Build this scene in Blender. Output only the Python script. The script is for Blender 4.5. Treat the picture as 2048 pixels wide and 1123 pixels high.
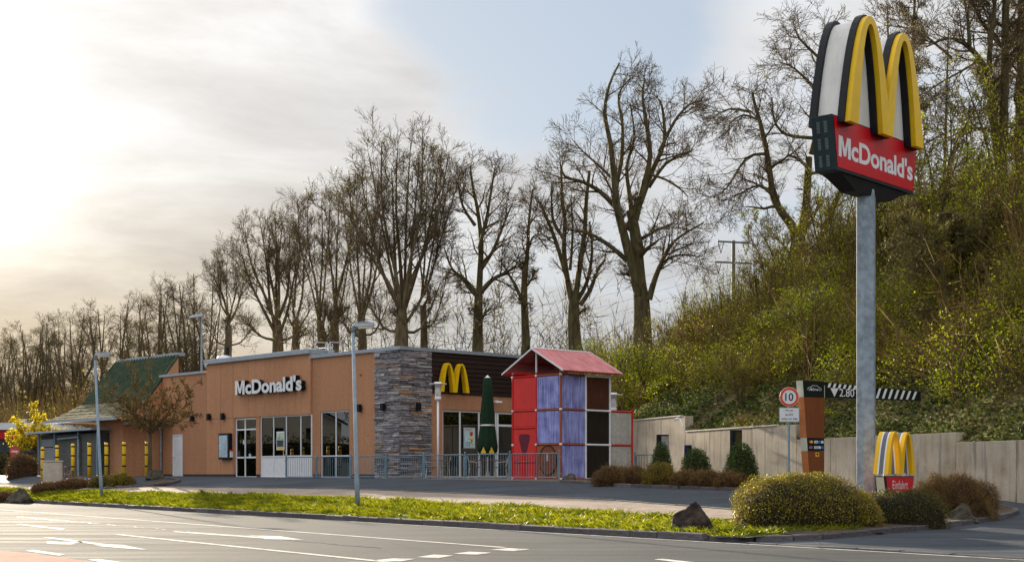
import bpy, math, random
import numpy as np
from mathutils import Vector, Matrix

for o in list(bpy.data.objects): bpy.data.objects.remove(o)
SC = bpy.context.scene
COL = SC.collection
# ------------------------------------------------------------------ camera
F, CX, HZ, EYE = 2914.0, 1024.0, 948.0, 1.15
cd = bpy.data.cameras.new('camera'); cam = bpy.data.objects.new('camera', cd); COL.objects.link(cam)
cd.sensor_width = 36.0; cd.lens = 36.0*F/2048.0; cd.shift_y = (HZ-561.5)/2048.0
cd.clip_start = 0.2; cd.clip_end = 6000
cam.location = (0, 0, EYE); cam.rotation_euler = (math.radians(90), 0, 0)
SC.camera = cam
# ------------------------------------------------------------------ light
SUN_EL, SUN_AZ = math.radians(12.0), math.radians(-23.0)      # azimuth measured from +Y towards +X
SUN_DIR = Vector((math.sin(SUN_AZ)*math.cos(SUN_EL), math.cos(SUN_AZ)*math.cos(SUN_EL), math.sin(SUN_EL)))
SC.view_settings.view_transform = 'Standard'; SC.view_settings.look = 'None'
SC.view_settings.exposure = 1.42; SC.view_settings.gamma = 1.0
SC.cycles.use_denoising = True
SC.cycles.max_bounces = 6; SC.cycles.transparent_max_bounces = 6
sl = bpy.data.lights.new('sun', 'SUN'); sun = bpy.data.objects.new('sun', sl); COL.objects.link(sun)
sl.energy = 5.0; sl.angle = math.radians(0.8); sl.color = (1.0, 0.86, 0.66)
sun.rotation_euler = (-SUN_DIR).to_track_quat('-Z', 'Y').to_euler()

class NT:
    """small helper for node trees"""
    def __init__(s, tree): s.t = tree; s.n = tree.nodes; s.l = tree.links
    def new(s, kind, **kw):
        nd = s.n.new(kind)
        for k, v in kw.items(): setattr(nd, k, v)
        return nd
    def put(s, sock, v):
        if hasattr(v, 'is_output') or isinstance(v, bpy.types.NodeSocket): s.l.new(v, sock)
        else:
            try: sock.default_value = v
            except Exception:
                sock.default_value = (v[0], v[1], v[2], 1.0) if hasattr(v, '__len__') else (v, v, v)
    def math(s, op, a, b=0.0, c=None, clamp=False):
        nd = s.new('ShaderNodeMath', operation=op, use_clamp=clamp)
        s.put(nd.inputs[0], a); s.put(nd.inputs[1], b)
        if c is not None: s.put(nd.inputs[2], c)
        return nd.outputs[0]
    def vmath(s, op, a, b=(0, 0, 0)):
        nd = s.new('ShaderNodeVectorMath', operation=op)
        s.put(nd.inputs[0], a); s.put(nd.inputs[1], b)
        return nd.outputs['Value'] if op in ('DOT_PRODUCT', 'LENGTH') else nd.outputs[0]
    def mix(s, f, a, b, mode='MIX'):
        nd = s.new('ShaderNodeMix', data_type='RGBA', blend_type=mode)
        s.put(nd.inputs['Factor'], f); s.put(nd.inputs[6], c4(a)); s.put(nd.inputs[7], c4(b))
        return nd.outputs[2]
    def noise(s, vec, scale, detail=4, rough=0.55, dist=0.0):
        nd = s.new('ShaderNodeTexNoise'); 
        if vec is not None: s.put(nd.inputs['Vector'], vec)
        nd.inputs['Scale'].default_value = scale; nd.inputs['Detail'].default_value = detail
        nd.inputs['Roughness'].default_value = rough; nd.inputs['Distortion'].default_value = dist
        return nd.outputs['Fac']
    def ramp(s, f, stops):
        nd = s.new('ShaderNodeValToRGB'); e = nd.color_ramp.elements
        while len(e) < len(stops): e.new(0.5)
        for el, (p, c) in zip(e, stops): el.position = p; el.color = c4(c)
        s.put(nd.inputs[0], f); return nd.outputs[0]
    def maprange(s, v, a, b, c=0.0, d=1.0, smooth=True):
        nd = s.new('ShaderNodeMapRange'); nd.interpolation_type = 'SMOOTHSTEP' if smooth else 'LINEAR'
        for i, x in enumerate((v, a, b, c, d)): s.put(nd.inputs[i], x)
        return nd.outputs[0]
def c4(c):
    if isinstance(c, bpy.types.NodeSocket): return c
    if not hasattr(c, '__len__'): return (c, c, c, 1)
    return (c[0], c[1], c[2], 1.0)

world = bpy.data.worlds.new('World'); SC.world = world; world.use_nodes = True
def build_world():
    t = NT(world.node_tree); t.n.clear()
    STR = 0.10
    out = t.new('ShaderNodeOutputWorld'); bg = t.new('ShaderNodeBackground'); bg.inputs['Strength'].default_value = STR
    sky = t.new('ShaderNodeTexSky', sky_type='NISHITA'); sky.sun_disc = False
    sky.sun_elevation = SUN_EL; sky.sun_rotation = SUN_AZ % (2*math.pi)
    sky.air_density = 1.0; sky.dust_density = 1.2; sky.ozone_density = 1.5
    tc = t.new('ShaderNodeTexCoord'); d = tc.outputs['Generated']
    sp = t.new('ShaderNodeSeparateXYZ'); t.put(sp.inputs[0], d); z = sp.outputs[2]
    zc = t.math('MAXIMUM', z, 0.0)
    # cloud sheet coordinates: the direction projected on a high flat layer
    den = t.math('ADD', zc, 0.10)
    cx = t.math('DIVIDE', sp.outputs[0], den); cy = t.math('DIVIDE', sp.outputs[1], den)
    cv = t.new('ShaderNodeCombineXYZ'); t.put(cv.inputs[0], cx); t.put(cv.inputs[1], t.math('MULTIPLY', cy, 0.95)); cvec = cv.outputs[0]
    n1 = t.noise(cvec, 0.55, 7, 0.58, 0.3); n2 = t.noise(cvec, 1.5, 8, 0.62, 0.35)
    sd = t.vmath('DOT_PRODUCT', d, tuple(SUN_DIR)); sdc = t.math('MAXIMUM', sd, 0.0)
    # cloud cover: a thick bank round the sun side thinning to the right with a blue gap
    def dirpx(px, py):
        v = Vector(((px-CX)/F, 1, (HZ-py)/F)); return tuple(v.normalized())
    gap = t.vmath('DOT_PRODUCT', d, dirpx(1090, -60))
    gapm = t.maprange(gap, 0.9885, 0.9992)
    bank = t.maprange(sd, 0.90, 0.985)
    cov = t.math('SUBTRACT', t.math('ADD', t.math('MULTIPLY', n1, 1.5), t.math('MULTIPLY', n2, 1.25)), 0.62)
    cov = t.math('ADD', cov, t.math('ADD', 0.10, t.math('MULTIPLY', bank, 0.38)))
    cov = t.math('SUBTRACT', cov, t.math('MULTIPLY', gapm, 0.70))
    mask = t.maprange(cov, 0.48, 0.92)
    # cloud light: grey white body, thicker parts darker, warm and bright towards the sun
    thick = t.math('ADD', t.math('MULTIPLY', n2, 0.6), t.math('MULTIPLY', n1, 0.4))
    body = t.ramp(thick, [(0.36, (0.70, 0.72, 0.75)), (0.5, (0.57, 0.575, 0.585)), (0.64, (0.45, 0.45, 0.46))])
    g1 = t.math('POWER', sdc, 14.0); g2 = t.math('POWER', sdc, 70.0); g3 = t.math('POWER', sdc, 420.0)
    warm = t.mix(t.math('MULTIPLY', t.maprange(sd, 0.90, 0.995), t.maprange(z, 0.06, 0.24, 1.0, 0.25)), (1.0, 1.0, 1.0), (1.05, 0.90, 0.68))
    body = t.mix(1.0, body, warm, 'MULTIPLY')
    br = t.math('ADD', 0.36, t.math('MULTIPLY', g1, 0.05))
    br = t.math('ADD', br, t.math('MULTIPLY', g2, 0.11)); br = t.math('ADD', br, t.math('MULTIPLY', g3, 0.75))
    br = t.math('MULTIPLY', br, t.math('ADD', 0.9, t.math('MULTIPLY', zc, 1.9)))      # overcast sheets brighten to the zenith
    vs = t.new('ShaderNodeVectorMath', operation='SCALE'); t.put(vs.inputs[0], body); t.put(vs.inputs['Scale'], t.math('MULTIPLY', br, 1.0/STR))
    cloud = vs.outputs[0]
    # clear part: nishita plus thin veil
    sk = t.new('ShaderNodeVectorMath', operation='SCALE'); t.put(sk.inputs[0], sky.outputs[0]); sk.inputs['Scale'].default_value = 0.10
    veil = t.new('ShaderNodeVectorMath', operation='ADD'); t.put(veil.inputs[0], sk.outputs[0])
    veil.inputs[1].default_value = (0.155/STR, 0.183/STR, 0.222/STR)
    col = t.mix(mask, veil.outputs[0], cloud)
    # pale band of haze low over the horizon
    hz = t.maprange(z, 0.0, 0.13, 1.0, 0.0)
    hcol = t.mix(t.maprange(sd, 0.93, 0.995), (0.33/STR, 0.345/STR, 0.36/STR), (0.52/STR, 0.37/STR, 0.18/STR))
    col = t.mix(t.math('MULTIPLY', hz, 0.55), col, hcol)
    t.put(bg.inputs['Color'], col); t.l.new(bg.outputs[0], out.inputs[0])
build_world()

# ------------------------------------------------------------------ placing helpers
def P(px, py, Y): return Vector(((px-CX)/F*Y, Y, EYE+(HZ-py)/F*Y))
def XX(px, Y): return (px-CX)/F*Y
def ZZ(py, Y): return EYE+(HZ-py)/F*Y
RU = Vector((-.5589, .8292, 0)); RN = Vector((.8292, .5589, 0))     # along the road (away, left) and across it (towards the site)
def W(n, s, z=0.0):
    p = RN*n+RU*s; p.z = z; return p
def NS(p): return p[0]*RN.x+p[1]*RN.y, p[0]*RU.x+p[1]*RU.y
def s_at(px, n):
    k = (px-CX)/F; Y = n/(RN.x*k+RN.y); return NS((k*Y, Y))[1]
_fn = ([16.82, 20.4, 23.0, 27.5, 32, 80], [0.0, .43, .62, .95, .98, 1.0])
_gs = ([8, 15, 21.6, 25, 30, 40, 45, 60, 75, 200], [0, .05, .27, .5, .76, .95, 1.0, 1.04, 1.12, 1.15])
_ks = ([45, 52, 62, 75, 110], [1.0, 1.4, 2.6, 3.2, 3.2])          # the site closes in on the road towards the left
def NU(u, s): return 16.82+(u-16.82)/float(np.interp(s, *_ks)) if u > 16.82 else u
def UN(n, s): return 16.82+(n-16.82)*float(np.interp(s, *_ks)) if n > 16.82 else n
def H(n, s): return float(np.interp(UN(n, s), *_fn)*np.interp(s, *_gs))
def HU(u, s): return float(np.interp(u, *_fn)*np.interp(s, *_gs))
def Hxy(x, y):
    n, s = NS((x, y)); return H(n, s)
def G(px, py, dz=0.0):
    z = 0.0
    for _ in range(30):
        Y = (EYE-z)*F/(py-HZ); x = XX(px, Y); z = 0.5*z+0.5*(Hxy(x, Y)+dz)
    return Vector((x, Y, z))

# ------------------------------------------------------------------ materials
MATS = {}
def pm(name, col, rough=.6, var=.12, vs=3.0, bump=0.0, bs=30.0, metal=0.0, spec=.28, stretch=(1, 1, 1), col2=None, objrand=0.0, coat=0.0, grime=0.0, detail=6, streak=0.0):
    if name in MATS: return MATS[name]
    m = bpy.data.materials.new(name); m.use_nodes = True; t = NT(m.node_tree); b = t.n['Principled BSDF']
    tc = t.new('ShaderNodeTexCoord'); mp = t.new('ShaderNodeMapping'); t.l.new(tc.outputs['Object'], mp.inputs[0]); mp.inputs['Scale'].default_value = stretch
    v = mp.outputs[0]
    n1 = t.noise(v, vs, detail, .6); n2 = t.noise(tc.outputs['Object'], vs*.23, 3, .5)
    f = t.math('ADD', t.math('MULTIPLY', n1, .65), t.math('MULTIPLY', n2, .35))
    lo = tuple(max(0, c*(1-var*2.2)) for c in col); hi = tuple(min(1, c*(1+var*2.2)) for c in (col2 or col))
    cc = t.ramp(f, [(.3, lo), (.5, tuple((a+c)/2 for a, c in zip(lo, hi))), (.7, hi)])
    if objrand:
        oi = t.new('ShaderNodeObjectInfo')
        k = t.maprange(oi.outputs['Random'], 0, 1, 1-objrand, 1+objrand, smooth=False)
        vsn = t.new('ShaderNodeVectorMath', operation='SCALE'); t.put(vsn.inputs[0], cc); t.put(vsn.inputs['Scale'], k); cc = vsn.outputs[0]
    if grime:
        g = t.noise(v, vs*.6, 8, .7); cc = t.mix(t.math('MULTIPLY', t.maprange(g, .5, .72), grime), cc, (.06, .05, .04))
    if streak:
        m2 = t.new('ShaderNodeMapping'); t.l.new(tc.outputs['Object'], m2.inputs[0]); m2.inputs['Scale'].default_value = (2.6, 2.6, .16)
        s1 = t.noise(m2.outputs[0], 1.3, 5, .65); s2 = t.noise(tc.outputs['Object'], .55, 4, .6)
        k = t.math('MULTIPLY', t.maprange(t.math('ADD', t.math('MULTIPLY', s1, .6), t.math('MULTIPLY', s2, .4)), .42, .62), streak)
        cc = t.mix(k, cc, t.mix(1.0, cc, (.5, .46, .42), 'MULTIPLY'))
    t.put(b.inputs['Base Color'], cc)
    b.inputs['Roughness'].default_value = rough; b.inputs['Metallic'].default_value = metal
    b.inputs['Specular IOR Level'].default_value = spec; b.inputs['Coat Weight'].default_value = coat
    if bump:
        bn = t.new('ShaderNodeBump'); bn.inputs['Strength'].default_value = bump; bn.inputs['Distance'].default_value = .02
        t.put(bn.inputs['Height'], t.noise(v, bs, 5, .65)); t.l.new(bn.outputs[0], b.inputs['Normal'])
    MATS[name] = m; return m
def leafm(name, stops, trans=.4, rough=.55, vs=.5):
    if name in MATS: return MATS[name]
    m = bpy.data.materials.new(name); m.use_nodes = True; t = NT(m.node_tree); b = t.n['Principled BSDF']
    ge = t.new('ShaderNodeNewGeometry'); tc = t.new('ShaderNodeTexCoord')
    n = t.noise(tc.outputs['Object'], vs, 3, .5)
    f = t.math('ADD', t.math('MULTIPLY', ge.outputs['Random Per Island'], .6), t.math('MULTIPLY', t.maprange(n, .3, .7), .4))
    cc = t.ramp(f, [(i/(len(stops)-1), s) for i, s in enumerate(stops)])
    t.put(b.inputs['Base Color'], cc); b.inputs['Roughness'].default_value = rough; b.inputs['Specular IOR Level'].default_value = .3
    if trans:
        tr = t.new('ShaderNodeBsdfTranslucent'); t.put(tr.inputs[0], cc); mx = t.new('ShaderNodeMixShader'); mx.inputs[0].default_value = trans
        t.l.new(b.outputs[0], mx.inputs[1]); t.l.new(tr.outputs[0], mx.inputs[2]); t.l.new(mx.outputs[0], t.n['Material Output'].inputs[0])
    MATS[name] = m; return m
def glassm(name='window glass', tint=(.16, .17, .165)):
    if name in MATS: return MATS[name]
    m = bpy.data.materials.new(name); m.use_nodes = True; t = NT(m.node_tree); t.n.remove(t.n['Principled BSDF'])
    gl = t.new('ShaderNodeBsdfGlossy'); gl.inputs['Roughness'].default_value = .012; gl.inputs[0].default_value = (.9, .92, .93, 1)
    tr = t.new('ShaderNodeBsdfTransparent'); tr.inputs[0].default_value = c4(tint)
    fr = t.new('ShaderNodeFresnel'); fr.inputs[0].default_value = 2.1
    mx = t.new('ShaderNodeMixShader'); t.l.new(fr.outputs[0], mx.inputs[0]); t.l.new(tr.outputs[0], mx.inputs[1]); t.l.new(gl.outputs[0], mx.inputs[2])
    t.l.new(mx.outputs[0], t.n['Material Output'].inputs[0]); MATS[name] = m; return m

M_ASPH = None
def asphalt(name, base, rough):
    m = bpy.data.materials.new(name); m.use_nodes = True; t = NT(m.node_tree); b = t.n['Principled BSDF']
    tc = t.new('ShaderNodeTexCoord'); v = tc.outputs['Object']
    mp = t.new('ShaderNodeMapping'); t.l.new(v, mp.inputs[0]); mp.inputs['Rotation'].default_value = (0, 0, -math.atan2(RU.y, RU.x)); mp.inputs['Scale'].default_value = (.12, 1.6, 1)
    track = t.noise(mp.outputs[0], 1.0, 4, .55); blot = t.noise(v, .35, 5, .6); agg = t.noise(v, 60, 2, .8); fine = t.noise(v, 14, 4, .7)
    f = t.math('ADD', t.math('MULTIPLY', track, .45), t.math('MULTIPLY', blot, .3)); f = t.math('ADD', f, t.math('MULTIPLY', fine, .25))
    c = t.ramp(f, [(.34, tuple(x*.52 for x in base)), (.5, base), (.66, tuple(x*1.6 for x in base))])
    c = t.mix(t.math('MULTIPLY', t.maprange(agg, .55, .75), .55), c, tuple(x*2.6 for x in base))
    # tarred cracks
    vo = t.new('ShaderNodeTexVoronoi', feature='DISTANCE_TO_EDGE'); vo.inputs['Scale'].default_value = .16
    wv = t.vmath('ADD', v, t.vmath('SCALE', t.new('ShaderNodeTexNoise').outputs['Color']))
    t.put(vo.inputs['Vector'], v)
    c = t.mix(t.math('MULTIPLY', t.maprange(vo.outputs[0], 0.0, .004, 1, 0), .5), c, (.02, .02, .022))
    t.put(b.inputs['Base Color'], c); t.put(b.inputs['Roughness'], t.maprange(track, .3, .7, rough-.06, rough+.10)); b.inputs['Specular IOR Level'].default_value = .045
    bn = t.new('ShaderNodeBump'); bn.inputs['Strength'].default_value = .35; bn.inputs['Distance'].default_value = .012
    t.put(bn.inputs['Height'], t.math('ADD', agg, fine)); t.l.new(bn.outputs[0], b.inputs['Normal'])
    return m
m_road = asphalt('road asphalt', (.060, .0645, .069), .92)
m_fore = asphalt('forecourt asphalt', (.058, .066, .078), .75)
m_paint = pm('road paint', (.50, .485, .455), .9, .15, 5, .2, 40, grime=.95, spec=.05)
m_soil = pm('soil', (.075, .05, .032), .95, .3, 6, .6, 20)
m_litter = pm('leaf litter', (.055, .042, .016), .95, .4, 5, .8, 25, col2=(.11, .085, .035))
m_lawn = pm('lawn ground', (.075, .085, .012), .95, .3, 5, .6, 25)
m_field = pm('far ground', (.07, .08, .03), .95, .25, .4)
m_kerb = pm('kerb granite', (.11, .10, .105), .85, .25, 7, .5, 35, objrand=.3, grime=.5)
m_paving = pm('pavement pink', (.33, .27, .225), .95, .14, 3, .3, 40, spec=.04, streak=.3)
m_brown = pm('brown facade panel', (.50, .25, .135), .8, .07, 30, .25, 130, stretch=(1, 1, .12), objrand=.06, streak=.22)
m_stucco = pm('brown stucco', (.48, .24, .13), .95, .13, 40, .5, 120, objrand=.05, streak=.2)
m_darkclad = pm('dark brown cladding', (.020, .009, .006), .8, .2, 10, .15, 60, stretch=(.1, .1, 1), objrand=.25)
m_metal = pm('grey metal flashing', (.33, .38, .44), .42, .08, 5, 0, metal=.35)
m_white = pm('white paint', (.78, .79, .82), .42, .04, 4)
m_plinth = pm('dark plinth', (.055, .065, .08), .8, .15, 6, .2)
m_black = pm('black paint', (.008, .009, .012), .5, .2, 5, spec=.25)
m_dark = pm('dark interior', (.03, .027, .024), .8, .2, 2)
m_glass = glassm()
m_yellow = pm('yellow enamel', (.86, .50, .006), .35, .03, 3, spec=.4)
m_ysign = pm('yellow sign', (.80, .50, .008), .38, .05, 4)
m_red = pm('red sign', (.58, .006, .02), .3, .05, 2, spec=.35)
m_redp = pm('red plastic', (.62, .012, .008), .22, .08, 3, spec=.4)
m_stone = None
m_galv = pm('galvanised steel', (.27, .33, .39), .6, .22, 7, .05, 30, metal=.15, spec=.3)
m_postgrey = pm('grey lamp post', (.25, .33, .40), .75, .12, 6, spec=.1)
m_fence = pm('blue grey fence paint', (.17, .26, .32), .42, .12, 6)
m_conc = None
m_bark = pm('bark', (.075, .055, .034), .95, .3, 7, .7, 22, stretch=(1, 1, .3), col2=(.14, .105, .06))
m_barkmoss = pm('mossy bark', (.055, .043, .026), .95, .3, 6, .7, 22, stretch=(1, 1, .3), col2=(.10, .085, .04))
m_twig = pm('twig', (.11, .076, .04), .9, .25, 2)
m_twigw = pm('brown twig', (.16, .10, .03), .9, .25, 2)
m_steel = pm('aluminium', (.62, .64, .66), .35, .06, 8, metal=.7)

# ------------------------------------------------------------------ mesh helpers
def npm(name, parts, mats, smooth=False):
    """parts: list of (V (N,3), F (M,k), material index)"""
    Vs, LI, LS, MI, off, lo = [], [], [], [], 0, 0
    for V, Fa, mi in parts:
        V = np.asarray(V, dtype=np.float32).reshape(-1, 3); Fa = np.asarray(Fa, dtype=np.int32)
        if len(Fa) == 0: continue
        k = Fa.shape[1]; Vs.append(V); LI.append((Fa+off).ravel()); LS.append(lo+np.arange(len(Fa))*k); MI.append(np.full(len(Fa), mi, np.int32))
        off += len(V); lo += Fa.size
    V = np.concatenate(Vs); LI = np.concatenate(LI); LS = np.concatenate(LS); MI = np.concatenate(MI)
    me = bpy.data.meshes.new(name); me.vertices.add(len(V)); me.vertices.foreach_set('co', V.ravel())
    me.loops.add(len(LI)); me.loops.foreach_set('vertex_index', LI.astype(np.int32))
    me.polygons.add(len(LS)); me.polygons.foreach_set('loop_start', LS.astype(np.int32)); me.polygons.foreach_set('material_index', MI)
    if smooth: me.polygons.foreach_set('use_smooth', np.ones(len(LS), bool))
    for m in mats: me.materials.append(m)
    me.update(calc_edges=True); me.validate(); return me
def obj(name, me, parent=None, loc=None, rotz=0.0, scale=None):
    o = bpy.data.objects.new(name, me); COL.objects.link(o)
    if parent: o.parent = parent
    if loc is not None: o.location = loc
    if rotz: o.rotation_euler = (0, 0, rotz)
    if scale is not None: o.scale = scale
    return o
def tag(o, label=None, cat=None, group=None, kind=None):
    if label: o['label'] = label
    if cat: o['category'] = cat
    if group: o['group'] = group
    if kind: o['kind'] = kind
    return o
def thing(name, label, cat, loc=(0, 0, 0), rotz=0.0, group=None):
    o = obj(name, None, None, loc, rotz); return tag(o, label, cat, group)
class MB:
    def __init__(s): s.V, s.F, s.M = [], [], []
    def add(s, V, Fc, m=0):
        b = len(s.V); s.V += [tuple(v) for v in V]; s.F += [tuple(i+b for i in f) for f in Fc]; s.M += [m]*len(Fc); return s
    def box(s, x0, y0, z0, x1, y1, z1, m=0):
        x0, x1 = sorted((x0, x1)); y0, y1 = sorted((y0, y1)); z0, z1 = sorted((z0, z1))
        return s.add([(x0, y0, z0), (x1, y0, z0), (x1, y1, z0), (x0, y1, z0), (x0, y0, z1), (x1, y0, z1), (x1, y1, z1), (x0, y1, z1)],
                     [(0, 3, 2, 1), (4, 5, 6, 7), (0, 1, 5, 4), (1, 2, 6, 5), (2, 3, 7, 6), (3, 0, 4, 7)], m)
    def hexa(s, pts, m=0):
        return s.add(pts, [(0, 3, 2, 1), (4, 5, 6, 7), (0, 1, 5, 4), (1, 2, 6, 5), (2, 3, 7, 6), (3, 0, 4, 7)], m)
    def prism(s, poly, d, m=0):
        """poly: list of 3-D points (planar), extruded by vector d"""
        n = len(poly); d = Vector(d); A = [Vector(p) for p in poly]; B = [p+d for p in A]
        return s.add(A+B, [tuple(range(n))[::-1], tuple(range(n, 2*n))]+[(i, (i+1) % n, (i+1) % n+n, i+n) for i in range(n)], m)
    def tube(s, pts, r, sides=8, m=0, cap=True):
        pts = [Vector(p) for p in pts]; n = len(pts); rs = r if hasattr(r, '__len__') else [r]*n; V = []
        for i, p in enumerate(pts):
            d = (pts[min(i+1, n-1)]-pts[max(i-1, 0)]).normalized()
            a = d.cross(Vector((0, 0, 1))) if abs(d.z) < .95 else d.cross(Vector((0, 1, 0))); a.normalize(); b = d.cross(a)
            for k in range(sides):
                t = 2*math.pi*k/sides+math.pi/sides; V.append(p+(a*math.cos(t)+b*math.sin(t))*rs[i])
        Fc = [(i*sides+k, i*sides+(k+1) % sides, (i+1)*sides+(k+1) % sides, (i+1)*sides+k) for i in range(n-1) for k in range(sides)]
        if cap: Fc += [tuple(range(sides))[::-1], tuple(range((n-1)*sides, n*sides))]
        return s.add(V, Fc, m)
    def cyl(s, p0, p1, r, sides=12, m=0): return s.tube([p0, p1], r, sides, m)
    def lathe(s, prof, c=(0, 0, 0), sides=16, m=0):
        V = []
        for r, z in prof:
            for k in range(sides):
                t = 2*math.pi*k/sides; V.append((c[0]+r*math.cos(t), c[1]+r*math.sin(t), c[2]+z))
        n = len(prof); Fc = [(i*sides+k, i*sides+(k+1) % sides, (i+1)*sides+(k+1) % sides, (i+1)*sides+k) for i in range(n-1) for k in range(sides)]
        Fc += [tuple(range(sides))[::-1], tuple(range((n-1)*sides, n*sides))]
        return s.add(V, Fc, m)
    def mesh(s, name, mats, smooth=False):
        me = bpy.data.meshes.new(name); me.from_pydata(s.V, [], s.F)
        for m in (mats if isinstance(mats, (list, tuple)) else [mats]): me.materials.append(m)
        me.polygons.foreach_set('material_index', s.M)
        if smooth: me.polygons.foreach_set('use_smooth', [True]*len(s.F))
        me.update(); return me
    def build(s, name, mats, parent=None, smooth=False, label=None, bevel=0.0):
        o = obj(name, s.mesh(name, mats, smooth), parent)
        if label: o['label'] = label
        if bevel:
            b = o.modifiers.new('bevel', 'BEVEL'); b.width = bevel; b.segments = 2; b.limit_method = 'ANGLE'
        return o
def grid(name, us, vs, fn, mat):
    V = np.array([fn(u, v) for u in us for v in vs], dtype=np.float32); nu, nv = len(us), len(vs)
    i, j = np.meshgrid(np.arange(nu-1), np.arange(nv-1), indexing='ij'); a = (i*nv+j).ravel()
    return npm(name, [(V, np.stack([a, a+nv, a+nv+1, a+1], 1), 0)], [mat], smooth=True)

def text_mesh(body, width=None, height=None, extrude=0.0, bold=0.0, mats=(), spacing=1.0, align='CENTER', squeeze=1.0):
    cu = bpy.data.curves.new('lettering', 'FONT'); cu.body = body; cu.align_x = align; cu.size = 1.0
    cu.offset = bold; cu.extrude = extrude; cu.space_character = spacing; cu.resolution_u = 4; cu.fill_mode = 'BOTH' if extrude else 'FRONT'
    o = bpy.data.objects.new('lettering', cu); COL.objects.link(o)
    dg = bpy.context.evaluated_depsgraph_get(); dg.update()
    me = bpy.data.meshes.new_from_object(o.evaluated_get(dg)); bpy.data.objects.remove(o); bpy.data.curves.remove(cu)
    V = np.zeros(len(me.vertices)*3, np.float32); me.vertices.foreach_get('co', V); V = V.reshape(-1, 3)
    lo, hi = V.min(0), V.max(0)
    sx = width/(hi[0]-lo[0]) if width else None; sy = height/(hi[1]-lo[1]) if height else None
    if sx is None: sx = sy*squeeze
    if sy is None: sy = sx
    V[:, 0] = (V[:, 0]-(lo[0]+hi[0])/2)*sx; V[:, 1] = (V[:, 1]-(lo[1]+hi[1])/2)*sy
    me.vertices.foreach_set('co', V.ravel()); me.materials.clear()
    for m in mats: me.materials.append(m)
    me.update(); return me
M_SHAPE = [(0, 0), (0, 1), (.31, 1), (.5, .40), (.69, 1), (1, 1), (1, 0), (.765, 0), (.765, .70), (.595, .08), (.405, .08), (.235, .70), (.235, 0)]
def fix_m(meshes, mats, extrude, side_mat):
    """the leading capital of the name drawn as a heavy block letter"""
    m = meshes[0]; V = np.array([v.co[:] for v in m.vertices]); lo, hi = V.min(0), V.max(0); mb = MB()
    mb.prism([(lo[0]+x*(hi[0]-lo[0]), lo[1]+y*(hi[1]-lo[1]), lo[2]) for x, y in M_SHAPE][::-1], (0, 0, max(hi[2]-lo[2], .004)))
    n = mb.mesh(m.name, mats)
    if side_mat is not None: n.polygons.foreach_set('material_index', [0 if p.normal.z > .7 else side_mat for p in n.polygons])
    meshes[0] = n; return meshes
def split_islands(me, name, mats, side_mat=None):
    """split a text mesh into its letters, left to right; returns meshes"""
    nv = len(me.vertices); par = list(range(nv))
    def find(a):
        while par[a] != a: par[a] = par[par[a]]; a = par[a]
        return a
    for p in me.polygons:
        vs = list(p.vertices)
        for v in vs[1:]: par[find(v)] = find(vs[0])
    isl = {}
    for p in me.polygons: isl.setdefault(find(p.vertices[0]), []).append(p)
    out = []
    for polys in isl.values():
        ids = sorted({v for p in polys for v in p.vertices}); ix = {v: i for i, v in enumerate(ids)}
        m2 = bpy.data.meshes.new(name); m2.from_pydata([me.vertices[v].co[:] for v in ids], [], [[ix[v] for v in p.vertices] for p in polys])
        for m in mats: m2.materials.append(m)
        if side_mat is not None:
            m2.polygons.foreach_set('material_index', [0 if p.normal.z > .7 else side_mat for p in m2.polygons])
        m2.update(); out.append((min(me.vertices[v].co.x for v in ids), m2))
    return [m for _, m in sorted(out, key=lambda q: q[0])]
def frame_matrix(origin, right, up):
    r = Vector(right).normalized(); u = Vector(up).normalized(); n = r.cross(u)
    m = Matrix(((r.x, u.x, n.x, origin[0]), (r.y, u.y, n.y, origin[1]), (r.z, u.z, n.z, origin[2]), (0, 0, 0, 1))); return m

# vectorised leaves and twigs -------------------------------------------------
def leaves(Pt, size, rng, flat=0.0, asp=.55):
    n = len(Pt); a = rng.normal(size=(n, 3)); b = rng.normal(size=(n, 3))
    if flat:
        a[:, 2] *= (1-flat); b[:, 2] *= (1-flat)
    a /= np.linalg.norm(a, axis=1, keepdims=True)+1e-9; b -= a*(a*b).sum(1, keepdims=True); b /= np.linalg.norm(b, axis=1, keepdims=True)+1e-9
    s = np.asarray(size).reshape(-1, 1)*np.ones((n, 1))
    V = np.stack([Pt-a*s*.5, Pt+b*s*asp*.5, Pt+a*s*.5, Pt-b*s*asp*.5], 1).reshape(-1, 3)
    return V, np.arange(4*n).reshape(-1, 4)
def twigs(A, B, r):
    n = len(A); d = B-A; d /= np.linalg.norm(d, axis=1, keepdims=True)+1e-9
    ref = np.where(np.abs(d[:, 2:3]) < .9, np.array([[0, 0, 1.]]), np.array([[1., 0, 0]]))
    u = np.cross(d, ref); u /= np.linalg.norm(u, axis=1, keepdims=True)+1e-9; v = np.cross(d, u); r = np.asarray(r).reshape(-1, 1)*np.ones((n, 1))
    V = np.stack([A+u*r, A+(-.5*u+.866*v)*r, A+(-.5*u-.866*v)*r, B], 1).reshape(-1, 3)
    k = np.arange(n)*4; Fc = np.stack([np.stack([k, k+1, k+3], 1), np.stack([k+1, k+2, k+3], 1), np.stack([k+2, k, k+3], 1)], 1).reshape(-1, 3)
    return V, Fc
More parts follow.
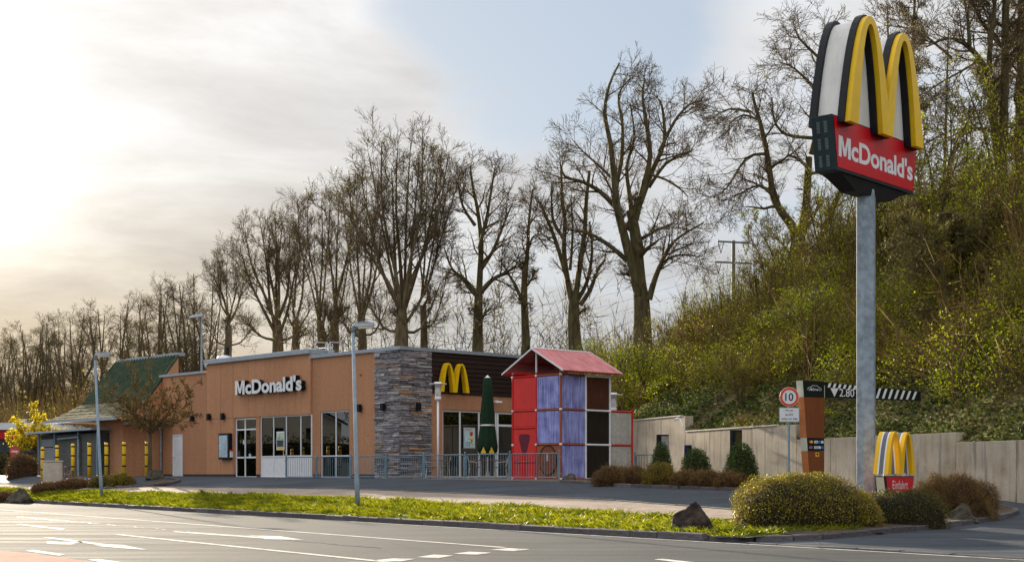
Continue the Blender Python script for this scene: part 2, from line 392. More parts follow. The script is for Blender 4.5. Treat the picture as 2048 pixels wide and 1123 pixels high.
def tubes(polys):
    """polys: list of (pts list, radii list, sides) -> parts"""
    groups = {}
    for pts, rr, sd in polys: groups.setdefault((len(pts), sd), []).append((pts, rr))
    parts = []
    for (k, sd), L in groups.items():
        Pt = np.array([[tuple(p) for p in pts] for pts, _ in L]); R = np.array([rr for _, rr in L]); B = len(L)
        d = np.gradient(Pt, axis=1); d /= np.linalg.norm(d, axis=2, keepdims=True)+1e-9
        ref = np.where(np.abs(d[:, :1, 2:3]) < .8, np.array([[[0, 0, 1.]]]), np.array([[[1., .2, 0]]]))
        u = np.cross(d, ref); u /= np.linalg.norm(u, axis=2, keepdims=True)+1e-9; v = np.cross(d, u)
        th = np.arange(sd)*2*np.pi/sd
        ring = Pt[:, :, None]+R[:, :, None, None]*(u[:, :, None]*np.cos(th)[None, None, :, None]+v[:, :, None]*np.sin(th)[None, None, :, None])
        V = ring.reshape(-1, 3); b = np.arange(B)[:, None, None]*k*sd; i = np.arange(k-1)[None, :, None]*sd; j = np.arange(sd)[None, None, :]; j2 = (j+1) % sd
        Q = np.stack([b+i+j, b+i+j2, b+i+sd+j2, b+i+sd+j], -1).reshape(-1, 4); parts.append((V, Q))
    return parts
# ================================================================== SETTING
RNG = np.random.default_rng(7); random.seed(5)
nn = np.concatenate([[-2500, -800, -200, -60, -20, 0, 10, 16.8], np.arange(17.5, 40, 1.5), [45, 60, 80, 150, 400, 1200, 3000]])
ss = np.concatenate([[-3000, -800, -200, -60, -20, 0], np.arange(8, 80, 2.5), [90, 110, 150, 300, 900, 3000]])
gr = obj('ground', grid('ground', nn, ss, lambda u, s: tuple(W(NU(u, s), s, HU(u, s)-.08)), m_field)); tag(gr, 'earth and rough grass under the whole site', None, None, 'structure')
road = obj('road', grid('road', [-9, -4, 0, 5, 10, 16.82], np.arange(-60, 420, 12), lambda n, s: tuple(W(n, s, 0.0)), m_road)); tag(road, 'wide grey asphalt road with white lane markings', None, None, 'structure')
fc = obj('forecourt', grid('forecourt', np.concatenate([[16.82], np.arange(17.5, 32, .9), [34, 38, 44, 60]]), np.arange(-40, 130, 1.2), lambda u, s: tuple(W(NU(u, s), s, HU(u, s)+.002)), m_fore)); tag(fc, 'blue grey asphalt forecourt and entrance apron', None, None, 'structure')
# pavement with edging, following the bank
S0, S1 = s_at(1482, 21.5), 92.0
def strip(name, n0, n1, s0, s1, dz, mat, step=1.2, nd=2):
    return grid(name, np.linspace(n0, n1, nd), np.arange(s0, s1, step), lambda u, s: tuple(W(NU(u, s), s, HU(u, s)+dz)), mat)
pv = obj('pavement', strip('pavement', 20.46, 22.9, S0, S1, .035, m_paving, nd=4)); tag(pv, 'pale pinkish paved footway between grass bank and forecourt', None, None, 'structure')
m_edge = pm('edging stone', (.2, .18, .165), .9, .2, 6, .4, objrand=.25)
def stones(parent, path, w, h, length, name, mat, dz=0.0, gap=.02, rnd=.25):
    """separate kerb stones along a polyline of Vectors (z from the points), each a bevelled block"""
    rng = random.Random(len(path)+3); pts = [Vector(p) for p in path]; cum = [0]
    for a, b in zip(pts, pts[1:]): cum.append(cum[-1]+(b-a).length)
    def at(d):
        d = min(max(d, 0), cum[-1]-1e-4)
        for i in range(len(cum)-1):
            if d <= cum[i+1]: return pts[i].lerp(pts[i+1], (d-cum[i])/max(1e-6, cum[i+1]-cum[i]))
        return pts[-1]
    metas = []
    for v in range(4):
        mb = MB(); j = lambda a: a+rng.uniform(-.02, .02); c = .12
        mb.add([(-.5, -.5, 0), (.5, -.5, 0), (.5, .5, 0), (-.5, .5, 0), (j(-.5), j(-.5), j(1-c)), (j(.5), j(-.5), j(1-c)), (.5, .5, j(1)), (-.5, .5, j(1)), (j(-.48), j(-.5+c), j(1)), (j(.48), j(-.5+c), j(1))],
               [(0, 3, 2, 1), (0, 1, 5, 4), (4, 5, 9, 8), (8, 9, 6, 7), (1, 2, 6, 9, 5), (3, 0, 4, 8, 7), (2, 3, 7, 6)])
        metas.append(mb.mesh(name, mat))
    d = 0
    while d < cum[-1]-.2:
        L = length*rng.uniform(1-rnd, 1+rnd); a, b = at(d), at(d+L); mid = (a+b)/2; t = b-a
        if t.length < .1: break
        o = obj(name, metas[rng.randrange(4)], parent, (mid.x+rng.uniform(-.008, .008), mid.y, mid.z+dz+rng.uniform(-.01, .008)), math.atan2(t.y, t.x)+rng.uniform(-.01, .01), (t.length-gap, w, h))
        o.rotation_euler.y = -math.atan2(t.z, math.hypot(t.x, t.y)); d += L
kb = thing('road_kerb', 'dark weathered granite kerb edging the grass bank along the road', 'kerb')
kerb_pts = [W(16.93, s, -.02) for s in np.arange(s_at(1425, 16.93), 75, 2.0)][::-1]
stones(kb, kerb_pts, .16, .145, 1.0, 'kerb_stone', m_kerb)
# flush kerb carried on across the entrance
fk = thing('flush_kerb', 'flush line of worn kerb stones across the car entrance', 'kerb')
stones(fk, [W(16.93, s, -.1) for s in np.arange(s_at(2250, 16.93), s_at(1440, 16.93), 1.0)][::-1], .14, .125, 1.0, 'kerb_stone', m_kerb)
# curved kerb round the planted bed
curve_px = [(1418, 1082), (1440, 1083), (1512, 1082), (1575, 1081), (1635, 1078.5), (1727, 1070), (1819, 1061), (1911, 1051), (1987, 1039.5), (2018, 1033), (2032, 1027), (2030, 1022), (2012, 1018), (1985, 1014)]
bed_curve = [G(a, b) for a, b in curve_px]
bk = thing('bed_kerb', 'low curved kerb round the planted bed at the entrance', 'kerb')
stones(bk, [p+Vector((0, 0, -.03)) for p in bed_curve], .13, .13, .8, 'kerb_stone', m_kerb)
ek = thing('pavement_edging', 'thin edging stones between footway and forecourt', 'kerb')
stones(ek, [W(NU(22.98, s), s, HU(22.98, s)) for s in np.arange(S0, 80, 2.0)][::-1], .1, .06, 1.0, 'edging_stone', m_edge)
# lawn bank
SB0, SB1 = s_at(1580, 18.0), 95.0
def bank_z(n, s):
    u = UN(n, s); f = max(0, 1-(u-17)/3.4); return H(n, s)+.085*f+.03*(1-f)+(.03*math.sin(s*1.7+n)*math.sin(n*2.3+s*.4)+.012)*min(1, (u-17)*2)
bank = obj('grass_bank', grid('grass_bank', np.linspace(16.98, 20.44, 9), np.arange(SB0, SB1, .7), lambda u, s: tuple(W(NU(u, s), s, bank_z(NU(u, s), s))), m_lawn)); tag(bank, 'grassy bank between road and footway', None, None, 'structure')
# planted bed
def build_bed():
    pts = [Vector((p.x, p.y, p.z+.08)) for p in bed_curve]
    back = [G(1900, 1007), G(1750, 1004), G(1600, 1004), G(1500, 1006), W(20.2, s_at(1490, 20.2), 0), W(18.2, s_at(1480, 18.2), 0)]
    back = [Vector((p.x, p.y, Hxy(p.x, p.y)+.08)) for p in back]
    ring = pts+back; c = sum((Vector(p) for p in ring), Vector())/len(ring); V = []; Fc = []
    n = len(ring)
    for k, t in enumerate((1.0, .85, .6, .3)):
        for p in ring:
            q = c.lerp(p, t); z = c.z*(1-t)+p.z*t; V.append((q.x, q.y, z+(.1*(1-t**2))))
    V.append((c.x, c.y, c.z+.1))
    for k in range(3):
        for i in range(n): Fc.append((k*n+i, k*n+(i+1) % n, (k+1)*n+(i+1) % n, (k+1)*n+i))
    Fc += [(3*n+i, 3*n+(i+1) % n, 4*n) for i in range(n)]
    mb = MB(); mb.add(V, Fc); o = mb.build('planting_bed', m_soil, None, True); tag(o, 'dark soil of the planted bed under the tall sign', None, None, 'structure')
build_bed()
# road markings, each its own part of the road
def mark(name, pts, z=.005):
    V = [G(a, b) for a, b in pts]; V = [(p.x, p.y, z) for p in V]
    mb = MB(); mb.add(V, [tuple(range(len(V)))]); return mb.build(name, m_paint, road)
def wline(name, n, s0, s1, w=.13):
    mb = MB(); k = np.linspace(s0, s1, 40); V = [tuple(W(n-w/2, s, .005)) for s in k]+[tuple(W(n+w/2, s, .005)) for s in k]
    mb.add(V, [(i, i+1, i+41, i+40) for i in range(39)]); return mb.build(name, m_paint, road)
wline('lane_line', 12.72, s_at(1010, 12.72), 160, .14)
wline('lane_line', 9.33, s_at(800, 9.33), s_at(232, 9.33), .14)
wline('edge_line', 16.62, s_at(2200, 16.62), s_at(700, 16.62), .10)
for q in ([(981, 1098.7), (1016, 1095.5), (1063, 1097.5), (1028, 1101.4)], [(907, 1106.5), (938, 1102.6), (983, 1104.5), (954, 1108.8)],
          [(833, 1113.5), (868, 1108.4), (907, 1110.4), (876, 1115.5)], [(747, 1120), (784, 1116), (831, 1117), (801, 1122)],
          [(655, 1129), (700, 1123), (750, 1124.5), (712, 1131)], [(32, 1048), (40, 1047), (130, 1056.5), (124, 1058.7)], [(50, 1101), (66, 1099), (130, 1108), (118, 1110.5)], [(175, 1118.5), (196, 1117), (240, 1123), (218, 1127)],
          [(1308, 1118), (1325, 1116.6), (1390, 1124), (1372, 1126)]):
    mark('dash_marking', q)
mark('arrow_marking', [(84, 1074), (104, 1074), (215, 1088), (245, 1089), (296, 1099), (250, 1096), (188, 1090.5), (205, 1090)])
mark('arrow_marking', [(92, 1082), (102, 1081.5), (125, 1084), (160, 1081.5), (168, 1083.5), (142, 1087), (150, 1088.5), (95, 1087)])
mark('arrow_marking', [(343, 1063), (352, 1061.6), (524, 1073), (489, 1069.5), (560, 1071.6), (608, 1079), (530, 1077.3), (528, 1076)])
mb = MB(); m_redlane = pm('red cycle lane', (.36, .15, .115), .95, .14, 4, .3, 50, spec=.03, grime=.3)
pts = [G(-120, 1085), G(0, 1100), G(60, 1106), G(185, 1123), G(420, 1160), G(-120, 1190)]; mb.add([(p.x, p.y, .004) for p in pts], [tuple(range(6))]); tag(mb.build('cycle_lane', m_redlane), 'worn reddish cycle lane at the near edge of the road', None, None, 'structure')
m_tar = pm('tar seam', (.025, .025, .028), .4, .2, 5)
mb = MB(); k = np.linspace(s_at(760, 11.0), s_at(40, 11.0), 90); wob = [.05*math.sin(i*.9)+.04*math.sin(i*2.3) for i in range(90)]
mb.add([tuple(W(11.0+wob[i]-.03, s, .004)) for i, s in enumerate(k)]+[tuple(W(11.0+wob[i]+.03, s, .004)) for i, s in enumerate(k)], [(i, i+1, i+91, i+90) for i in range(89)]); mb.build('tar_seam', m_tar, road)

# ---------------------------------------------------------------- hill and retaining wall
WD = Vector((-.302, .953, 0)); WQ = Vector((.953, .302, 0)); WP0 = Vector((12.87, 38.6, 0))
def m_at(px): return (38.6*1895/(px-100)-38.6)/.953
def WM(m, q=0.0, z=0.0):
    p = WP0+WD*m+WQ*q; p.z = z; return p
MD, MC, MB_, MA = m_at(1911), m_at(1592), m_at(1370), m_at(1255)
def wall_top(m):
    return 2.04 if m < MD else 2.32 if m < MC else 2.83 if m < MB_ else 3.46
def hill(q, m):
    base = float(np.interp(m, [-40, MD-.3, MD+.3, MC-.3, MC+.3, MB_-.3, MB_+.3, MA, 40, 70], [2.0, 2.0, 2.28, 2.28, 2.79, 2.79, 3.4, 3.4, 2.2, 1.1]))-.14
    crest = float(np.interp(m, [-30, 0, 15, 30, 37, 45, 60, 90, 200], [11, 11, 11, 9.5, 7.0, 5.5, 4.0, 3, 2.5]))
    x = float(np.interp(m, [-30, 18, 30, 40], [.85, .85, .68, .62]))*max(q-.2, 0); r = crest*(1-(1-min(x/(1.5*crest), 1))**1.5)
    return base+r+.12*math.sin(q*1.3+m*.7)*min(1, max(q, 0)*.5)
qs = np.concatenate([[.02, .3, .8], np.arange(1.5, 20, 1.0), [22, 26, 32, 40, 60, 120, 400]]); ms = np.concatenate([[-60, -40], np.arange(-25, 70, 1.3), [75, 85, 100, 130, 180, 260]])
hl = obj('hillside', grid('hillside', qs, ms, lambda q, m: tuple(WM(m, q, hill(q, m))), m_litter)); tag(hl, 'steep leaf covered hillside rising behind the concrete wall', None, None, 'structure')
def concrete():
    m = bpy.data.materials.new('weathered concrete'); m.use_nodes = True; t = NT(m.node_tree); b = t.n['Principled BSDF']
    tc = t.new('ShaderNodeTexCoord'); v = tc.outputs['Object']; mp = t.new('ShaderNodeMapping'); t.l.new(v, mp.inputs[0]); mp.inputs['Scale'].default_value = (3.2, 3.2, .3)
    st = t.noise(mp.outputs[0], 1.0, 5, .6); bl = t.noise(v, 1.1, 6, .65); fi = t.noise(v, 25, 3, .7)
    f = t.math('ADD', t.math('MULTIPLY', st, .5), t.math('MULTIPLY', bl, .5)); f = t.math('ADD', t.math('MULTIPLY', f, .8), t.math('MULTIPLY', fi, .2))
    c = t.ramp(f, [(.32, (.13, .10, .07)), (.44, (.36, .30, .22)), (.56, (.50, .43, .34)), (.68, (.62, .56, .47))])
    oi = t.new('ShaderNodeObjectInfo'); vsn = t.new('ShaderNodeVectorMath', operation='SCALE'); t.put(vsn.inputs[0], c); t.put(vsn.inputs['Scale'], t.maprange(oi.outputs['Random'], 0, 1, .9, 1.1, smooth=False))
    dk = t.mix(t.math('MULTIPLY', t.maprange(st, .53, .68), .62), vsn.outputs[0], (.085, .07, .055))
    t.put(b.inputs['Base Color'], dk); b.inputs['Roughness'].default_value = .9
    bn = t.new('ShaderNodeBump'); bn.inputs['Strength'].default_value = .3; bn.inputs['Distance'].default_value = .02; t.put(bn.inputs['Height'], fi); t.l.new(bn.outputs[0], b.inputs['Normal'])
    return m
m_conc = concrete(); m_coping = pm('pale coping', (.62, .56, .47), .8, .15, 5)
rw = thing('retaining_wall', 'stepped weathered concrete retaining wall at the foot of the hillside', 'wall', WM(0), math.atan2(WD.y, WD.x))
def wall_panels():
    # local x runs along the wall away from the camera, local y towards the forecourt (left)
    for a, b, top in ((-14, MD, 2.04), (MD, MC, 2.32), (MC, MB_, 2.83), (MB_, MA+6, 3.46)):
        n = max(1, round((b-a)/2.55)); L = (b-a)/n
        for i in range(n):
            x0, x1 = a+i*L, a+(i+1)*L; mb = MB(); mb.box(x0+.014, -.36, .0, x1-.014, 0.0, top); mb.build('concrete_panel', m_conc, rw, bevel=.012)
    for a, b, top in ((MC+1.4, MB_-.05, 2.83), (MB_+.4, MA+2, 3.46)):
        mb = MB(); mb.box(a, -.1, top+.003, b, .03, top+.05); mb.build('coping', m_coping, rw)
    # unseen backing added inside the wall so that no light shows through the joints
    mb = MB(); mb.box(-14, -.34, -.2, MA+6, -.05, 1.9); mb.build('joint_backing', m_plinth, rw)
wall_panels()
# ================================================================== RESTAURANT
BU = Vector((-.676, .737, 0)).normalized(); BR_ = Vector((BU.y, -BU.x, 0))     # along the long facade (left, away) / along the short facade (right, away)
BC = Vector((XX(800, 59), 59, 0)); BROT = math.atan2(BR_.y, BR_.x); ZB = .96
def BL(px, x=0.0):
    k = (px-CX)/F; return (BC.x+BR_.x*x-k*(BC.y+BR_.y*x))/(k*BU.y-BU.x)
def BRt(px, y=0.0):
    k = (px-CX)/F; return (BC.x+BU.x*y-k*(BC.y+BU.y*y))/(k*BR_.y-BR_.x)
def BW(x, y, z=0.0):
    p = BC+BR_*x+BU*y; p.z = z; return p
def zL(px, py, x=0.0): return ZZ(py, BW(x, BL(px, x)).y)
def zR(px, py, y=0.0): return ZZ(py, BW(BRt(px, y), y).y)
rest = thing('restaurant', 'flat roofed brown restaurant with stone corner, white lettering and green sloping side roof', 'restaurant', BC, BROT)
def fbox(mb, pl, u0, u1, z0, z1, d0, d1, m=0):
    return mb.box(d0, u0, z0, d1, u1, z1, m) if pl == 'L' else mb.box(u0, d0, z0, u1, d1, z1, m)
def part(name, pl, u0, u1, z0, z1, d0, d1, mat, parent=None, bevel=0.0, label=None):
    mb = MB(); fbox(mb, pl, u0, u1, z0, z1, d0, d1); return mb.build(name, mat, parent or rest, bevel=bevel, label=label)
g = .006
A_ST, A1, A2, A3 = BL(750), BL(621), BL(413), BL(323)
HT, HS, HL = 6.20, 6.40, 6.02
# --- long facade, plain section beside the stone corner
w0, w1 = BL(698.4), BL(640.5); wz0, wz1 = ZB+.05, zL(670, 821)
aj = BL(630)
part('wall_panel', 'L', A_ST+g, w0-g, ZB+.2, HT, 0, .3, m_stucco)
part('wall_panel', 'L', w0, w1, wz1+g, HT, 0, .3, m_stucco)
part('wall_panel', 'L', w1+g, aj-g, ZB+.2, HT, 0, .3, m_stucco)
part('wall_panel', 'L', aj+g, A1-g, ZB+.2, HT, 0, .3, m_stucco)
# --- sign section, slightly proud
xs = -.10
jo = [BL(p, xs) for p in (621, 590, 559, 528, 497, 467, 441, 413)]
zh = zL(570, 830, xs)
for a, b in zip(jo, jo[1:]): part('wall_panel', 'L', a+g, b-g, zh+g, HS, xs, .25, m_brown)
d0, d1 = BL(512, xs), BL(468.6, xs); v0, v1 = BL(621, xs), BL(519, xs)
part('wall_panel', 'L', jo[5]+g, jo[6]-g, ZB+.2, zh-g, xs, .25, m_brown); part('wall_panel', 'L', jo[6]+g, jo[7], ZB+.2, zh-g, xs, .25, m_brown)
part('wall_panel', 'L', v1+g, d0-g, ZB+.2, zh-g, xs, .25, m_brown)
part('wall_panel', 'L', jo[5]+.0, d1+g, ZB+.2, zh-g, xs+.01, .25, m_brown)
# --- left section with the service door
sd0, sd1 = BL(365, 0), BL(345, 0); sdz = zL(355, 868)
part('wall_panel', 'L', A2+g, sd0-g, ZB+.2, HL, 0, .3, m_stucco); part('wall_panel', 'L', sd0, sd1, sdz+g, HL, 0, .3, m_stucco); part('wall_panel', 'L', sd1+g, A3, ZB+.2, HL, 0, .3, m_stucco)
# plinths
for a, b, x in ((A_ST, w0, .03), (w1, A1, .03), (jo[5], jo[7], xs+.03), (v1, d0, xs+.03), (A2, sd0, .03), (sd1, A3, .03)):
    part('plinth', 'L', a, b, ZB-.4, ZB+.2-g, x, .25, m_plinth)
# core closing the joints, roof, rear walls
LA, LB = A3+.2, 9.0
mb = MB(); mb.box(.3, .3, 6.0, LB, A1, 6.1); mb.box(.3, A1, 6.0, LB, A3, 6.05); mb.build('roof_deck', m_plinth, rest)
mb = MB(); mb.box(LB-.3, .3, ZB-.3, LB, A3, 6.1); mb.box(.3, A3-.3, ZB-.3, LB, A3, 6.0); mb.build('rear_wall', m_stucco, rest)
mb = MB(); mb.box(.3, .3, ZB-.2, LB-.3, A3-.3, ZB+.02); mb.build('floor', pm('floor tile', (.16, .13, .11), .4, .15, 2), rest)
mb = MB(); mb.box(5.0, .4, ZB, 5.2, A3-.4, 5.9); mb.box(.4, 3.0, 4.2, 5, A3-.4, 4.3); mb.build('inner_wall', pm('inner wall', (.05, .04, .03), .8, .2, 2), rest)
# caps
part('roof_cap', 'L', 0.0, A1-.02, HT+.002, HT+.14, -.1, .32, m_metal); part('roof_cap', 'R', -.1, LB+.1, HT+.004, HT+.14, -.1, -.002, m_metal)
part('roof_cap', 'R', .322, LB+.1, HT+.004, HT+.14, -.001, .32, m_metal)
mb = MB(); mb.box(xs-.14, A1-.14, HS+.002, 1.2, jo[7]+.06, HS+.22); mb.build('roof_cap', m_metal, rest, bevel=.02)
mb = MB(); mb.box(.26, A1+.02, 6.1, 1.15, jo[7], HS); mb.build('parapet_core', m_stucco, rest)
part('roof_cap', 'L', A2+.08, A3+.1, HL+.002, HL+.12, -.08, .32, m_metal)
# rear plant storey behind the left section
pa0, pa1 = A2-.6, A3+1.0
mb = MB(); mb.box(3.2, pa0, 6.0, 7.5, pa1, ZZ(728, 74)); mb.build('plant_storey', m_brown, rest)
mb = MB(); mb.box(3.05, pa0-.1, ZZ(728, 74)+.002, 7.6, pa1, ZZ(728, 74)+.16); mb.build('roof_cap', m_metal, rest)
# --- stone corner
def stonemat():
    m = bpy.data.materials.new('stacked slate'); m.use_nodes = True; t = NT(m.node_tree); b = t.n['Principled BSDF']
    oi = t.new('ShaderNodeObjectInfo'); tc = t.new('ShaderNodeTexCoord')
    c = t.ramp(oi.outputs['Random'], [(0, (.08, .074, .08)), (.2, (.24, .225, .24)), (.38, (.14, .13, .15)), (.54, (.42, .405, .41)), (.7, (.11, .103, .115)), (.86, (.31, .295, .30)), (.95, (.27, .20, .14)), (1, (.36, .18, .06))])
    mp = t.new('ShaderNodeMapping'); t.l.new(tc.outputs['Object'], mp.inputs[0]); mp.inputs['Scale'].default_value = (2.2, 1, 2.6); ad = t.new('ShaderNodeVectorMath', operation='ADD'); t.put(ad.inputs[0], mp.outputs[0]); cr = t.new('ShaderNodeCombineXYZ'); t.put(cr.inputs[0], t.math('MULTIPLY', oi.outputs['Random'], 60.0)); t.put(ad.inputs[1], cr.outputs[0])
    n = t.noise(ad.outputs[0], 1.6, 6, .75); c2 = t.mix(t.maprange(n, .4, .62), t.mix(1.0, c, (.55, .55, .57), 'MULTIPLY'), t.mix(1.0, c, (1.95, 1.9, 1.9), 'MULTIPLY'))
    t.put(b.inputs['Base Color'], c2); b.inputs['Roughness'].default_value = .75
    bn = t.new('ShaderNodeBump'); bn.inputs['Strength'].default_value = .6; bn.inputs['Distance'].default_value = .05; t.put(bn.inputs['Height'], t.noise(tc.outputs['Object'], 5, 6, .7)); t.l.new(bn.outputs[0], b.inputs['Normal'])
    return m
m_stone = stonemat()
B_ST = BRt(862.5)
sp = tag(obj('stone_cladding', None, rest), 'grey stacked slate cladding on the corner')
mb = MB(); mb.box(.02, .02, ZB-.3, B_ST, A_ST, HT); mb.build('backing', pm('mortar', (.05, .045, .045), .95, .2, 5), sp)
def stone_meshes():
    rr = random.Random(3); out = []
    for k in range(6):
        mb = MB(); j = lambda: rr.uniform(-.05, .05)
        V = [(-.5, 0, -.5), (.5, 0, -.5), (.5, 1, -.5), (-.5, 1, -.5), (-.5, 0, .5), (.5, 0, .5), (.5, 1, .5), (-.5, 1, .5)]
        V = [(x+j()*.3, 0 if y == 0 else 1+rr.uniform(-.3, .15), z+j()) for x, y, z in V]
        c = ((rr.uniform(-.3, .3)), 1.05, rr.uniform(-.2, .2))
        mb.add(V+[c], [(0, 1, 2, 3), (4, 7, 6, 5), (1, 5, 6, 2), (0, 3, 7, 4), (3, 2, 8), (2, 6, 8), (6, 7, 8), (7, 3, 8)]); out.append(mb.mesh('stone', m_stone))
    return out
def lay_stones():
    ms = stone_meshes(); rr = random.Random(11); z = ZB-.02; row = 0
    while z < HT-.03:
        h = min(rr.choice([.065, .075, .085, .1, .12]), HT-z)
        for pl, Wd in (('L', A_ST), ('R', B_ST)):
            u = -.03 if (row+(pl == 'R')) % 2 else .02
            while u < Wd-.02:
                L = min(rr.uniform(.3, 1.0), Wd-u)
                if Wd-(u+L) < .15: L = Wd-u
                o = obj('stone', rr.choice(ms), sp); dp = rr.uniform(.02, .10)
                o.scale = (L-.012, dp, h-.012); zc = z+h/2
                if pl == 'L': o.location = (.02, u+L/2, zc); o.rotation_euler = (0, 0, math.pi/2)
                else: o.location = (u+L/2, .02, zc); o.rotation_euler = (0, 0, math.pi); 
                u += L
        z += h; row += 1
lay_stones()
# --- short facade
zc = 4.5; b_w0 = BRt(885.6); wzr = zR(950, 821)
bh = (HT-zc)/9
for i in range(9):
    mb = MB(); z0 = zc+i*bh; mb.prism([(B_ST+.003, -.015, z0+.004), (B_ST+.003, -.05, z0+.004), (B_ST+.003, -.02, z0+bh-.004), (B_ST+.003, -.004, z0+bh-.004)], (LB-B_ST, 0, 0)); mb.build('cladding_board', m_darkclad, rest)
part('wall_core', 'R', B_ST+.002, LB, zc, HT-.002, .003, .3, m_plinth)
part('wall_panel', 'R', B_ST+g, b_w0-g, ZB, zc-g, 0, .3, m_stucco); part('wall_panel', 'R', b_w0, LB, wzr+g, zc-g, 0, .3, m_stucco)
bw1 = BRt(1062); part('wall_panel', 'R', bw1+g, LB, ZB, wzr, 0, .3, m_stucco)
# --- windows and doors
m_handle = m_steel
def glazing(parent, pl, u0, u1, z0, z1, mull, trans, d=.06, fw=.055, panel_below=None, mat=m_white, name='window', skip=()):
    """frame with mullions (u) and transoms (z); each pane is a piece of its own"""
    w = obj(name, None, parent); mb = MB(); us = [u0]+sorted(mull)+[u1]; zs = [z0]+sorted(trans)+[z1]
    if u0 > u1: us = us[::-1]
    for i, u in enumerate(us):
        a = u-fw/2 if 0 < i < len(us)-1 else (u if i == 0 else u-fw); fbox(mb, pl, a, a+fw, z0, z1, d, d+.07)
    for i, z in enumerate(zs):
        a = z-fw/2 if 0 < i < len(zs)-1 else (z if i == 0 else z-fw); fbox(mb, pl, min(us)+.004, max(us)-.004, a, a+fw, d+.004, d+.066)
    mb.build('window_frame', mat, w, bevel=.006)
    for i in range(len(us)-1):
        for k in range(len(zs)-1):
            p = MB(); solid = panel_below is not None and zs[k+1] <= panel_below+.01
            fbox(p, pl, us[i]+.03, us[i+1]-.03, zs[k]+.03, zs[k+1]-.03, d+.03, d+.045)
            p.build('infill_panel' if solid else 'pane', mat if solid else m_glass, w)
    return w
glazing(rest, 'L', w0, w1, wz0, wz1, [BL(669.8)], [zL(669, 911)], d=.05)
zt = zL(570, 911.5, xs); ww = glazing(rest, 'L', v0, v1, ZB+.05, zh, [BL(599, xs), BL(570, xs), BL(544.6, xs)], [zt], d=xs+.06, panel_below=zt)
zdt = zL(490, 858, xs); zdm = zL(490, 914, xs); dm = BL(487, xs)
dd = glazing(rest, 'L', d0, d1, ZB+.03, zh-.02, [dm], [zdm, zdt], d=xs+.08, fw=.075, name='door')
mb = MB(); mb.tube([(xs+.02, dm-.14, ZB+.9), (xs-.02, dm-.14, ZB+.95), (xs-.02, dm-.14, ZB+1.25), (xs+.02, dm-.14, ZB+1.3)], .016, 6); mb.build('door_handle', m_handle, dd)
bm = [BRt(922), BRt(960), BRt(996)]
gw = glazing(rest, 'R', b_w0, bm[2]-.03, ZB+.04, wzr, bm[:2], [], d=.06, fw=.075)
dr = glazing(rest, 'R', bm[2], bw1, ZB+.04, wzr, [], [zR(1005, 850)], d=.06, fw=.09, name='door')
# white service door with handle and a row of panels
sdo = obj('service_door', None, rest); part('door_leaf', 'L', sd0+.05, sd1-.05, ZB+.02, sdz-.05, .03, .08, m_white, sdo, .008)
mb = MB(); fbox(mb, 'L', sd0, sd0+.05, ZB, sdz, .0, .12); fbox(mb, 'L', sd1-.05, sd1, ZB, sdz, .0, .12); fbox(mb, 'L', sd0+.05, sd1-.05, sdz-.05, sdz, .0, .12); mb.build('door_frame', m_white, sdo)
mb = MB(); fbox(mb, 'L', sd0+.12, sd1-.12, ZB+.2, ZB+1.0, .02, .03); fbox(mb, 'L', sd0+.12, sd1-.12, ZB+1.15, sdz-.2, .02, .03); mb.build('door_panel', pm('door white', (.72, .74, .78), .5, .05, 3), sdo)
mb = MB(); mb.cyl((.03, sd1-.13, ZB+1.05), (-.04, sd1-.13, ZB+1.05), .02, 8); mb.cyl((-.04, sd1-.13, ZB+1.05), (-.04, sd1-.27, ZB+1.05), .014, 8); mb.build('door_handle', m_steel, sdo)
# curtains and things just inside the glass
m_curt = pm('olive curtain', (.085, .075, .035), .9, .2, 3)
for k in range(2):
    mb = MB(); a0 = w0+.1+k*.62*(w1-w0)/1.3; n = 26; V = []
    for i in range(n):
        u = a0+i/(n-1)*(w1-w0)*.44; x = .42+.05*math.sin(i*1.5); V += [(x, u, ZB+1.0), (x, u, wz1-.35)]
    mb.add(V, [(2*i, 2*i+2, 2*i+3, 2*i+1) for i in range(n-1)]); mb.build('curtain', m_curt, rest, True)
# small poster and stickers in the glazing
m_pblue = pm('poster blue', (.5, .68, .72), .5, .1, 6); m_pyel = pm('poster yellow', (.8, .55, .05), .5, .1, 6); m_pred = pm('poster red', (.6, .06, .02), .5, .1, 6); m_pgrn = pm('poster green', (.06, .25, .16), .5, .1, 6)
po = obj('window_poster', None, ww); a0, a1 = BL(567, xs), BL(551.5, xs); z0, z1 = zL(560, 899, xs), zL(560, 862, xs)
part('board', 'L', a0, a1, z0, z1, xs+.04, xs+.055, m_white, po)
part('print', 'L', a0+.05, a1-.05, z0+(z1-z0)*.55, z1-.06, xs+.03, xs+.039, pm('poster pale green', (.45, .55, .4), .5, .3, 9), po)
part('print', 'L', a0+.05, a1-.05, z0+.05, z0+.14, xs+.03, xs+.039, m_pyel, po); part('print', 'L', a0+.05, a1-.05, z0+.15, z0+(z1-z0)*.53, xs+.03, xs+.039, pm('poster dark', (.03, .06, .08), .4, .3, 8), po)
part('sticker', 'L', dm-.47, dm-.3, ZB+.98, ZB+1.15, xs+.095, xs+.105, m_pblue, dd); part('sticker', 'L', dm+.08, dm+.2, ZB+1.6, ZB+1.78, xs+.095, xs+.105, m_pblue, dd)
po = obj('menu_poster', None, gw); b0, b1 = BRt(928), BRt(951.5); z0, z1 = zR(940, 896), zR(940, 854)
part('board', 'R', b0, b1, z0, z1, .03, .05, m_steel, po); part('print', 'R', b0+.04, b1-.04, z0+.04, z1-.04, .02, .029, m_pblue, po)
